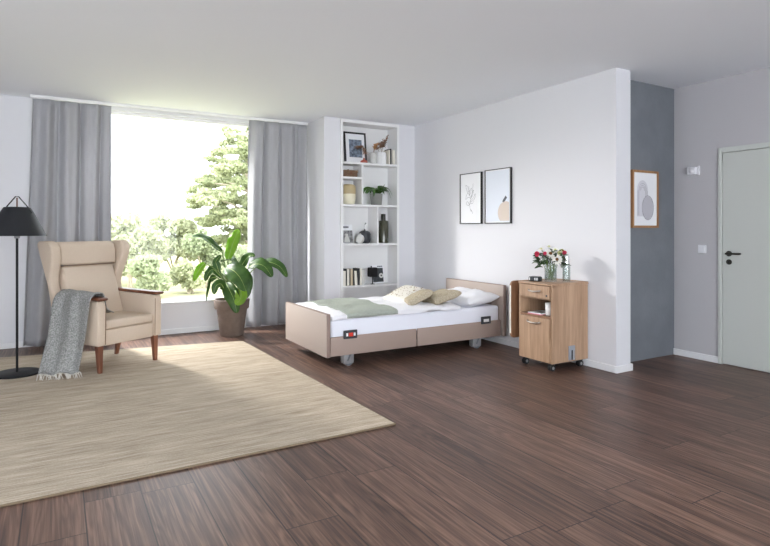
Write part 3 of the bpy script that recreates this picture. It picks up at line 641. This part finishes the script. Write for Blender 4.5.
for x in (2.34, 3.87):
    for y in (4.73, 5.58):
        s = -1 if y < 5 else 1
        b = bb(x-.054, x+.054, y-.041, y+.041, .018, .172, .014, 3); c = obj('caster', b, 'steel', BD, angle=40)
        b = bm_(); prism(b, [(x-.025-BX, .05), (x-.01-BX, .05), (x+.03-BX, .125), (x+.085-BX, .135), (x+.085-BX, .147), (x+.018-BX, .142)], 'y', y+s*.0415-BY, y+s*.052-BY); obj('brake_lever', bevel_all(b, .003, 2), 'grey', c)
        for q in (-.022, .022):
            b = bm_(); cyl(b, (x-BX, y+q-.012-BY, .05), (x-BX, y+q+.012-BY, .05), .05, 24); obj('wheel', b, 'grey', c, angle=40)
obj('crossbar', bb(2.16, 2.19, 4.72, 5.60, .118, .165, .004), 'steel', BD)
# bedding
def linen(cx, cy, hx, hy, zb, ht, hb, name, label, cat_, m, **k):
    t = thing(name, label, cat_, (cx, cy, zb)); b = puff(bm_(), hx, hy, ht, hb, **k); obj('cover', b, m, t, smooth=True); return t
DU = dict(n=7, nu=70, nv=60, amp=.023, fr=4.6, seed=2)
linen(2.885, 5.165,   .735, .515, .445, .054, .004, 'duvet', 'white duvet spread over the bed mattress', 'duvet', 'sheet', **DU)
t = thing('bed_throw', 'sage green woven throw laid across the foot of the duvet', 'throw', (2.885, 5.165, .445+.006))
b = puff(bm_(), .735, .519, .056, .0, **{**DU, 'nu': 30, 'u0': (2.30-2.885)/.735, 'u1': (2.845-2.885)/.735, 'top_only': True})
obj('weave', b, 'sage', t, smooth=True, solid=.008)
def pillow(name, label, cat_, loc, rot, hx, hy, th, m, seed, n=2.6, pinch=.07, amp=.012, group=None):
    t = thing(name, label, cat_, loc, 0, group); t.rotation_euler = tuple(R(a) for a in rot)
    b = puff(bm_(), hx, hy, th, th, n=n, nu=34, nv=34, amp=amp, fr=7, seed=seed, pinch=pinch); o = obj('cover', b, m, t, smooth=True); return t
pillow('pillow', 'large white bed pillow resting against the headboard', 'pillow', (3.945, 5.02, .512), (0, -7, 0), .215, .36, .078, 'sheet', 5, 2.6, .05, .03)
g = 'small cushions in front of the bed pillow'
pc = pillow('cushion', 'cream cushion with brown dots behind the two beige cushions', 'cushion', (3.29, 5.19, .558), (4, -19, 10), .18, .20, .058, 'cream', 7, group=g)
b = bm_(); rd = random.Random(9)
for i in range(70):
    u, v = rd.uniform(-.8, .8), rd.uniform(-.8, .8); n_ = 2.6
    w_ = (1-abs(u)**n_)**(1/n_)*(1-abs(v)**n_)**(1/n_)
    x, y = .19*u*(1-.07*(1-v*v)), .20*v*(1-.07*(1-u*u)); sphere(b, (x, y, w_*.06+.002), .006, (1, 1, .4), 6, 4)
obj('dots', b, 'cushdot', pc)
pillow('cushion.001', 'smaller beige knitted cushion in front of the cream cushion', 'cushion', (3.27, 4.955, .55), (-6, -26, -16), .15, .16, .05, 'cush', 8, 3.6, .1, group=g)
pillow('cushion.002', 'larger beige knitted cushion touching the white bed pillow', 'cushion', (3.53, 4.92, .548), (-4, -16, -6), .165, .21, .052, 'cush', 9, 3.6, .1, group=g)

# ------------------------------------------------------------------ pictures
def wall_picture(name, label, m_frame, w_, h_, f_, dp, loc, rz, m_paper):
    """frame facing local -y, hung with its lower left corner at loc"""
    t = thing(name, label, 'picture', loc, rz); b = bm_()
    box(b, 0, f_, -dp, 0, 0, h_); box(b, w_-f_, w_, -dp, 0, 0, h_); box(b, f_, w_-f_, -dp, 0, 0, f_); box(b, f_, w_-f_, -dp, 0, h_-f_, h_)
    obj('frame', b, m_frame, t); obj('paper', bx(f_, w_-f_, -dp+.008, -.003, f_, h_-f_), m_paper, t); return t, -dp+.008
RW = -PI/2   # pictures on the right wall: local x runs along -y
t, fz = wall_picture('wall_picture', 'black framed botanical line drawing left of the pair above the bed', 'blackframe', .40, .606, .009, .026, (XR, 5.475, 1.338), RW, 'paper')
b = bm_()
def ln(*pts): tube(b, cat([(x*.40, fz-.0008, z*.612) for x, z in pts], 5), .0016, 4)
ln((.52, .24), (.46, .36), (.50, .48), (.45, .6), (.42, .74)); ln((.50, .48), (.58, .60), (.62, .78)); ln((.46, .38), (.34, .44), (.30, .40), (.38, .36), (.46, .38)); ln((.48, .44), (.62, .50), (.72, .58), (.68, .48), (.48, .42))
ln((.46, .55), (.34, .64), (.28, .76), (.40, .70), (.46, .56)); ln((.52, .52), (.64, .66), (.60, .56), (.52, .5)); ln((.44, .66), (.36, .6), (.3, .55), (.28, .48), (.38, .52), (.47, .50)); ln((.47, .40), (.60, .40), (.66, .44)); ln((.5, .28), (.56, .25), (.6, .2)); ln((.45, .62), (.54, .70), (.52, .62), (.46, .56))
obj('drawing', b, 'ink', t)
t, fz = wall_picture('wall_picture.001', 'black framed pale blue print with a sand circle right of the pair above the bed', 'blackframe', .428, .612, .009, .026, (XR, 5.012, 1.338), RW, 'paper')
obj('print', bx(.018, .414, fz-.001, fz, .02, .592), 'bluepaper', t)
b = bm_(); pts = []
cx_, cz_, rr_ = .345, .118, .125
for i in range(65):
    a = 2*PI*i/64; x, z = min(.4, cx_+rr_*math.cos(a)), max(.03, cz_+rr_*math.sin(a)); pts.append((x, z))
P2 = []
for p in pts:
    if not P2 or (abs(p[0]-P2[-1][0])+abs(p[1]-P2[-1][1]) > 1e-5): P2.append(p)
if abs(P2[0][0]-P2[-1][0])+abs(P2[0][1]-P2[-1][1]) < 1e-5: P2.pop()
prism(b, P2, 'y', fz-.002, fz-.001); obj('sand_circle', b, 'sand', t)
b = bm_(); q = box(b, -.04, .04, fz-.002, fz-.001, -.016, .016); bmesh.ops.rotate(b, cent=(0, 0, 0), matrix=Matrix.Rotation(R(-48), 3, 'Y'), verts=b.verts); bmesh.ops.translate(b, vec=(.33, 0, .265), verts=b.verts); obj('charcoal_mark', b, 'charcoal', t)
t, fz = wall_picture('wall_picture.002', 'oak framed print of grey arch and circle on the dark alcove wall', 'oakframe', .40, .556, .022, .03, (4.728, YG, 1.287), 0, 'paper')
b = bm_(); arch = [(.075, .11), (.24, .11)]+[(.1575+.0825*math.cos(a), .36+.10*math.sin(a)) for a in [PI*i/20 for i in range(21)]]
prism(b, arch, 'y', fz-.001, fz); o = obj('arch_shape', b, 'lilac', t)
b = bm_()
for rr in (.058, .042, .028): tube(b, [(.1575+rr*math.cos(a), fz-.0016, .36+rr*1.2*math.sin(a)) for a in [PI*i/16 for i in range(17)]], .0012, 4)
for xx in (.085, .10, .2, .215, .23): tube(b, [(xx, fz-.0016, .12), (xx, fz-.0016, .36)], .0012, 4)
obj('line_work', b, 'ink', o)
b = bm_(); prism(b, [(.235+.088*math.cos(a), .195+.118*math.sin(a)) for a in [2*PI*i/40 for i in range(40)]], 'y', fz-.003, fz-.002); o = obj('circle_shape', b, 'lilacd', t)
b = bm_()
for i in range(-4, 5): xx = .235+i*.017; hh = .118*math.sqrt(max(0, 1-(i*.017/.088)**2))*.95; tube(b, [(xx, fz-.0036, .195-hh), (xx, fz-.0036, .195+hh)], .001, 4)
tube(b, [(.235+.088*math.cos(a), fz-.0036, .195+.118*math.sin(a)) for a in [2*PI*i/40 for i in range(41)]], .0016, 4); obj('line_work', b, 'ink', o)
# switch and sensor on the door wall
t = thing('light_switch', 'white square rocker light switch on the grey wall beside the door', 'light switch', (XD, 3.175, 1.08))
obj('plate', box(bm_(), -.012, 0, -.04, .04, -.04, .04, .004), 'switch', t); obj('rocker', box(bm_(), -.017, -.012, -.028, .028, -.028, .028, .003), 'switch', t)
t = thing('motion_sensor', 'small white motion sensor with a bracket high on the grey wall', 'sensor', (XD, 3.25, 1.85))
obj('plate', box(bm_(), -.02, 0, -.052, -.035, -.045, .045, .003), 'switch', t); obj('housing', box(bm_(), -.05, 0, -.03, .052, -.038, .035, .006), 'switch', t)
b = bm_(); sphere(b, (-.05, .0, 0), .028, (.9, 1, 1), 18, 12); obj('lens', b, 'switch', t, smooth=True)

# ------------------------------------------------------------------ bedside cabinet
CX, CY = 3.785, 3.56; CW, CD_, CHt = .415, .465, .785
CB = thing('bedside_cabinet', 'light oak bedside cabinet on casters beside the bed', 'bedside cabinet', (CX, CY, 0))
def cbx(*a, **k): return box(bm_(), *a, **k)
zb = .072
for y0 in (0, CW-.02): obj('side_panel', cbx(.0, CD_, y0, y0+.02, zb, CHt-.022, bev=.003), 'oak', CB)
obj('back_panel', cbx(CD_-.016, CD_-.001, .02, CW-.02, zb, CHt-.022), 'oak', CB)
obj('bottom_panel', cbx(.02, CD_-.016, .02, CW-.02, zb, zb+.018), 'oak', CB)
obj('shelf_board', cbx(.003, CD_-.016, .02, CW-.02, .470, .488), 'oakd', CB); obj('shelf_board', cbx(.02, CD_-.016, .02, CW-.02, .632, .648), 'oak', CB)
b = cbx(-.006, CD_+.004, -.006, CW+.006, CHt-.022, CHt-.004, bev=.006); 
obj('top_board', b, 'oak', CB, angle=40)
b = bm_(); tube(b, cat([(-.002, .0, CHt-.002), (CD_, .0, CHt-.002)], 2), .005, 8); tube(b, [(CD_, .0, CHt-.002), (CD_, CW, CHt-.002)], .005, 8); tube(b, [(CD_, CW, CHt-.002), (-.002, CW, CHt-.002)], .005, 8); obj('rim', b, 'oak', CB)
def bow_handle(y0, y1, z, par):
    b = bm_(); P = cat([(-.012, y0, z+.004), (-.030, y0+.012, z-.002), (-.038, (y0+y1)/2, z-.007), (-.030, y1-.012, z-.002), (-.012, y1, z+.004)], 5); tube(b, P, .0075, 8); obj('handle', b, 'chrome', par, smooth=True)
dr = obj('drawer', cbx(-.012, .018, .022, CW-.022, .648, CHt-.026, bev=.003), 'oak', CB); bow_handle(.13, .27, .712, dr)
b = bm_(); cyl(b, (-.012, .055, .675), (-.016, .055, .675), .009, 12); obj('lock', b, 'dark', dr)
do = obj('cabinet_door', cbx(-.012, .018, .022, CW-.022, zb+.004, .468, bev=.003), 'oak', CB); bow_handle(.135, .285, .425, do)
for x in (.05, CD_-.05):
    for y in (.045, CW-.045):
        c = obj('caster', cbx(x-.012, x+.012, y-.018, y+.018, .045, zb+.0005, bev=.003), 'dark', CB)
        b = bm_(); cyl(b, (x-.01, y-.02, .029), (x-.01, y-.005, .029), .029, 20); cyl(b, (x-.01, y+.005, .029), (x-.01, y+.02, .029), .029, 20); cyl(b, (x-.01, y-.006, .029), (x-.01, y+.006, .029), .012, 12)
        w_ = obj('wheel', b, 'rubber', c, angle=40)
        b = bm_(); cyl(b, (x-.01, y-.0225, .029), (x-.01, y-.02, .029), .014, 14); obj('hub', b, 'steel', w_)
obj('bumper_rail', cbx(.03, CD_-.03, .03, CW-.03, .06, zb), 'dark', CB)
br = obj('bracket', cbx(.205, .285, -.008, 0, .085, .215, bev=.002), 'bracket', CB); obj('slot', cbx(.237, .253, -.0095, -.008, .088, .175), 'rubber', br); obj('slot', cbx(.268, .278, -.0095, -.008, .10, .17), 'steel', br)
# fold-down table leaf on the far side
b = bm_(); rr = .045; x0, x1, z0, z1 = -.015, .42, .225, .775; pts = []
for cx_, cz_, a0 in ((x1-rr, z1-rr, 0), (x0+rr, z1-rr, 90), (x0+rr, z0+rr, 180), (x1-rr, z0+rr, 270)):
    for i in range(7): a = R(a0+15*i); pts.append((cx_+rr*math.cos(a), cz_+rr*math.sin(a)))
prism(b, pts, 'y', CW+.092, CW+.112); fl_ = obj('folding_table', b, 'oakd', CB)
obj('lit_edge_strip', box(bm_(), x0-.003, x0, CW+.092, CW+.112, z0+rr, z1-rr), 'cream', fl_)  # pale strip paints the light on the leaf's front edge
obj('hinge_arm', cbx(x0+.2, x0+.24, CW, CW+.092, .70, .73), 'steel', CB)
# things in and on the cabinet
t = thing('cup', 'white round pot inside the open shelf of the bedside cabinet', 'pot', (CX+.10, CY+.115, .4885))
obj('body', lathe(bm_(), [(0, 0), (.04, 0), (.044, .006), (.046, .1), (.043, .1), (.041, .012), (0, .008)], 28), 'white', t, smooth=True); obj('lid', lathe(bm_(), [(.0, .1002), (.047, .1002), (.047, .112), (.0, .116)], 28), 'stone', t, angle=40)
t = thing('magazine.002', 'pink magazine lying in the open shelf of the bedside cabinet', 'magazine', (CX+.02, CY+.15, .4885), R(8))
obj('cover', cbx(0, .20, 0, .15, .0, .006), 'pink', t); 
t = thing('magazine.003', 'white magazine lying on the pink one in the bedside cabinet', 'magazine', (CX+.022, CY+.15, .495), R(4)); obj('cover', cbx(0, .2, 0, .16, .0, .006), 'paper', t); obj('cover_photo', cbx(.02, .12, .02, .12, .006, .0066), 'magphoto', t)
ZT = CHt-.0035
t = thing('glasses_case', 'small dark grey case with white stripes on the bedside cabinet', 'case', (CX+.12, CY+.33, ZT), R(20))
obj('body', box(bm_(), -.04, .04, -.06, .05, 0, .045, .014, 3), 'darkvase', t, angle=50)
for y in (-.045, -.025, .03): obj('stripe', box(bm_(), -.0412, -.04, y, y+.009, .01, .036), 'white', t)
VX, VY = CX+.22, CY+.225
t = thing('glass_vase', 'clear glass vase of flowers on the bedside cabinet', 'vase', (VX, VY, ZT))
obj('glass', lathe(bm_(), [(0, 0), (.054, 0), (.057, .004), (.057, .2), (.053, .2), (.053, .014), (0, .012)], 32), 'glass', t, angle=40)
obj('water', lathe(bm_(), [(0, .013), (.052, .015), (.052, .12), (0, .12)], 32), 'water', t, angle=40)
t = thing('glass_bottle', 'clear glass carafe with steel top right of the flower vase', 'carafe', (CX+.33, CY+.135, ZT))
obj('glass', lathe(bm_(), [(0, 0), (.034, 0), (.037, .004), (.037, .15), (.03, .175), (.027, .175), (.033, .15), (.033, .01), (0, .008)], 28), 'glass', t, angle=40)
obj('water', lathe(bm_(), [(0, .009), (.032, .011), (.032, .14), (0, .14)], 24), 'water', t, angle=40)
obj('stopper', lathe(bm_(), [(.0, .17), (.031, .17), (.031, .19), (.027, .2), (.027, .235), (0, .24)], 24), 'bright', t, angle=40)
b = bm_(); tube(b, cat([(-.02, .018, .225), (-.038, .03, .215), (-.04, .032, .185)], 5), .004, 6); obj('spout', b, 'chrome', t)
# bouquet
BQ = thing('flower_bouquet', 'bouquet of white and pink flowers with dark leaves in the glass vase', 'flowers', (VX, VY, ZT+.016))
rt = V((CS, -SN, 0)); fw = V((-SN, -CS, 0))
def bq(a, f, z): return rt*a*1.42+fw*f+V((0, 0, z))
def daisy(c, nrm, r, m, eye, n=13):
    nrm = V(nrm).normalized(); a = nrm.orthogonal().normalized(); c2 = nrm.cross(a); b = bm_()
    for lay in range(2):
        for i in range(n):
            th = 2*PI*(i+.5*lay)/n; d = a*math.cos(th)+c2*math.sin(th); s = d.cross(nrm)
            leaf_blade(b, [c+nrm*.002*lay, c+d*r*.5+nrm*(.006+.004*lay), c+d*r*(1-.18*lay)+nrm*(.004+.008*lay)], r*.2, nrm, .1, 3)
    f = obj('flower', b, m, BQ, smooth=True); b = bm_(); sphere(b, c+nrm*.009, r*.28, (1, 1, 1), 10, 7); obj('flower_eye', b, eye, f, smooth=True)
    b = bm_(); tube(b, cat([c, c*.6+V((0, 0, .02)), V((c.x*.12, c.y*.12, .02))], 5), .0022, 5); obj('stem', b, 'stem', f)
def rose(c, r, m):
    b = bm_(); rd = random.Random(int(c.z*9999))
    for k in range(22):
        ph = k*2.4; el = .15+1.3*(1-k/22); d = V((math.cos(ph)*math.cos(el), math.sin(ph)*math.cos(el), math.sin(el)))
        leaf_blade(b, [c, c+d*r*.6+V((0, 0, r*.2)), c+d*r+V((0, 0, r*.3))], r*.5, d.orthogonal(), .5, 3)
    sphere(b, c, r*.65, u=10, v=8)
    f = obj('flower', b, m, BQ, smooth=True); b = bm_(); tube(b, cat([c, c*.6+V((0, 0, .02)), V((c.x*.12, c.y*.12, .02))], 5), .0022, 5); obj('stem', b, 'stem', f)
daisy(bq(-.015, .06, .245), fw+V((0, 0, .9)), .056, 'petal', 'eye'); daisy(bq(.025, .07, .195), fw+V((0, 0, .25)), .056, 'petal', 'eye')
daisy(bq(.025, .02, .275), fw+V((0, 0, 1.2)), .044, 'petal', 'yellow'); daisy(bq(-.065, .02, .285), fw*.4+V((0, 0, 1))+rt*-.3, .03, 'petal', 'yellow'); daisy(bq(.07, .03, .27), fw*.6+V((0, 0, .8))+rt*.5, .028, 'yellow', 'eye')
daisy(bq(-.005, -.03, .305), V((0, 0, 1))+fw*.3, .032, 'petal', 'yellow')
rose(bq(-.10, .045, .235), .027, 'rose'); rose(bq(.08, .05, .245), .025, 'rose'); rose(bq(-.05, .06, .24), .022, 'rose'); rose(bq(.045, .055, .245), .022, 'yellow')
rd = random.Random(31)
for k in range(90):
    th = rd.uniform(0, 2*PI); rr = rd.uniform(.05, .135); x, y = math.cos(th)*rr*1.3, math.sin(th)*rr*.8; z = rd.uniform(.13, .26)-.16*max(0, rr-.09)+(.03 if rr < .08 else 0)
    l = rd.uniform(.06, .10); d = V((math.cos(th), math.sin(th)*.8, rd.uniform(-.45, .7))).normalized()
    p = bq(x*.45, y*.6, z-.02); q = p+(rt*d.x+fw*d.y+V((0, 0, d.z)))*l
    b = bm_(); leaf_blade(b, [p, p.lerp(q, .5)+V((0, 0, .012)), q], rd.uniform(.012, .021), (rd.uniform(-.3, .3), -.4, 1), .2, 4)
    obj('leaf', b, 'foliage' if k % 6 else 'greyfol', BQ, smooth=True)
b = bm_()
for k in range(9): a = 2*PI*k/9; tube(b, [(math.cos(a)*.03, math.sin(a)*.03, .004), (math.cos(a+2.6)*.02, math.sin(a+2.6)*.02, .09), (math.cos(a+2.9)*.045, math.sin(a+2.9)*.045, .18)], .0028, 5)
obj('stem', b, 'stem', BQ)

# ------------------------------------------------------------------ garden beyond the window
GZ = -.5
def leaf_cloud(b, blobs, n, size, rd):
    tot = sum(bl[3]*bl[4]*bl[3] for bl in blobs)
    for cx_, cy_, cz_, rx, rz in blobs:
        for i in range(max(8, int(n*rx*rx*rz/tot))):
            d = V((rd.gauss(0, 1), rd.gauss(0, 1), rd.gauss(0, 1))).normalized()*(rd.random()**.45)
            p = V((cx_+d.x*rx, cy_+d.y*rx, cz_+d.z*rz)); a = V((rd.gauss(0, 1), rd.gauss(0, 1), rd.gauss(0, .6))).normalized(); c = a.orthogonal().normalized()
            c = (Matrix.Rotation(rd.uniform(0, 6.28), 3, a) @ c); s = size*rd.uniform(.6, 1.4); u = a.cross(c)
            vs = [b.verts.new(p+q) for q in (-c*s, u*s*.5, c*s, -u*s*.5)]; b.faces.new(vs)
def shrub(px, ptop, dist, wpx, m, label, seed, name='shrub', n=5200, pbase=292):
    rd = random.Random(seed); c = at(px, 260, dist); h = at(px, ptop, dist).z-GZ; rw = wpx/F*dist/2
    t = thing(name, label, 'shrub', (c.x, c.y, GZ), 0, None); bl = []
    for i in range(16):
        a = rd.uniform(0, 6.28); r = rw*math.sqrt(rd.random())*.75; s = rd.uniform(.3, .5)*rw
        zt = h*(1-.35*(r/rw)**2)-s*.8
        bl.append((math.cos(a)*r, math.sin(a)*r, rd.uniform(.35, 1)*zt, s, s*.8))
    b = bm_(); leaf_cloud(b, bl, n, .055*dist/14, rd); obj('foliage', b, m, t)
    b = bm_()
    for i in range(5):
        q = bl[i]; tube(b, cat([(rd.uniform(-.1, .1), rd.uniform(-.1, .1), 0), (q[0]*.4, q[1]*.4, q[2]*.6), q[:3]], 4), .03, 5)
    obj('stem', b, 'bark', t)
shrub(130, 196, 17, 70, 'shrub', 'large pale shrub seen through the left part of the window', 1, 'shrub', 9000)
shrub(172, 208, 22, 50, 'shrub', 'pale shrub in the middle of the window view', 2, 'shrub.001')
shrub(204, 221, 17, 44, 'shrubd', 'darker shrub left of the indoor plant in the window view', 3, 'shrub.002')
shrub(236, 240, 19, 56, 'shrubd', 'dark shrub under the big tree outside', 4, 'shrub.003')
shrub(147, 250, 14.5, 44, 'shrubd', 'low bushy shrub in front of the pale hedge outside', 5, 'shrub.004', 3500)
shrub(190, 255, 15.5, 40, 'shrub', 'low pale bush near the middle of the lawn edge', 6, 'shrub.005', 3500)
shrub(92, 200, 18, 70, 'shrub', 'shrub at the left edge of the garden behind the curtain', 7, 'shrub.006', 5000)
shrub(290, 225, 31, 80, 'shrubd', 'shrub at the right edge of the garden behind the curtain', 8, 'shrub.007', 4000)
# big layered tree
rd = random.Random(77); TD = 22.0
tp = at(252, 260, TD)
TR = thing('tree', 'tall tree with layered pale green foliage at the right of the window view', 'tree', (tp.x, tp.y, GZ))
def tl(px, py, dz=0): q = at(px, py, TD+dz); return V((q.x-tp.x, q.y-tp.y, q.z-GZ))
pads = [(240, 138, 12, 0), (228, 150, 14, .4), (246, 152, 16, -.5), (218, 163, 13, .2), (236, 168, 17, -.4), (206, 183, 13, 0), (222, 182, 16, .6), (244, 184, 16, -.3), (212, 198, 17, -.5), (234, 200, 18, .3), (198, 205, 10, .2), (222, 215, 18, 0), (244, 218, 18, -.4), (208, 222, 12, .5), (230, 234, 18, 0), (250, 238, 16, .4), (216, 246, 14, .2), (262, 150, 16, 0), (262, 175, 18, .3), (264, 205, 20, 0), (278, 165, 16, .4), (282, 195, 18, 0), (270, 230, 20, 0), (254, 128, 10, 0), (240, 252, 16, -.5), (292, 215, 16, .3), (196, 190, 8, 0), (231, 129, 8, .2)]
bl = []
for px, py, w_, dz in pads:
    c = tl(px, py, dz*3); s = w_/F*TD
    for i in range(12):
        bl.append((c.x+rd.uniform(-1, 1)*s*.9, c.y+rd.uniform(-1, 1)*s*.9, c.z+rd.uniform(-.34, .34)*s, s*rd.uniform(.3, .6), s*rd.uniform(.14, .26)))
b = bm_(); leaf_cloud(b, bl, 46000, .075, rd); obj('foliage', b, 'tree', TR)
b = bm_(); trunk = cat([(0, 0, 0), tl(254, 240), tl(250, 200), tl(247, 165), tl(243, 140)], 5); tube(b, trunk, [.22-.18*i/len(trunk) for i in range(len(trunk))], 8); obj('trunk', b, 'bark', TR, smooth=True)
for px, py, w_, dz in pads[:26]:
    c = tl(px, py, dz*3); k = min(range(len(trunk)), key=lambda i: abs(trunk[i].z-(c.z-.5))); s = trunk[k]
    b = bm_(); tube(b, cat([s, s.lerp(c, .5)+V((0, 0, .1)), c], 4), [.05-.004*i for i in range(9)], 5); obj('branch', b, 'bark', TR)

# ------------------------------------------------------------------ light
wd = bpy.data.worlds.new('overcast_sky'); SC.world = wd; wd.use_nodes = True
wd.node_tree.nodes['Background'].inputs['Color'].default_value = (.90, .95, 1, 1); k = NT(wd); tc = k.new('TexCoord'); sp = k.new('SeparateXYZ'); k.l.new(tc.outputs['Generated'], sp.inputs[0])   # the sky is brighter on the side away from the garden
k.l.new(k.math('MULTIPLY_ADD', sp.outputs[1], -2.6, 6.0), k.n['Background'].inputs['Strength'])
kl = bpy.data.lights.new('window_key_lamp', 'SPOT'); ko = bpy.data.objects.new('window_key_lamp', kl); COL.objects.link(ko)  # unseen lamp just outside the window, standing in for direct daylight, placed by shadow lines
ko.location = (.17, 8.3, 2.6); kl.energy = 660; kl.shadow_soft_size = .09; kl.spot_size = R(76); kl.spot_blend = .6; kl.color = (1, .97, .93)
ko.rotation_euler = (V((3.1, 4.1, -1.43))-V(ko.location)).to_track_quat('-Z', 'Y').to_euler()
vs_ = SC.view_settings; vs_.view_transform = 'Standard'; vs_.look = 'None'; vs_.gamma = 1; vs_.use_curve_mapping = False; vs_.exposure = .38
SC.cycles.use_denoising = True if hasattr(SC, 'cycles') else None
SC.cycles.max_bounces = 10; SC.cycles.diffuse_bounces = 6; SC.cycles.transparent_max_bounces = 16; SC.cycles.sample_clamp_indirect = 4
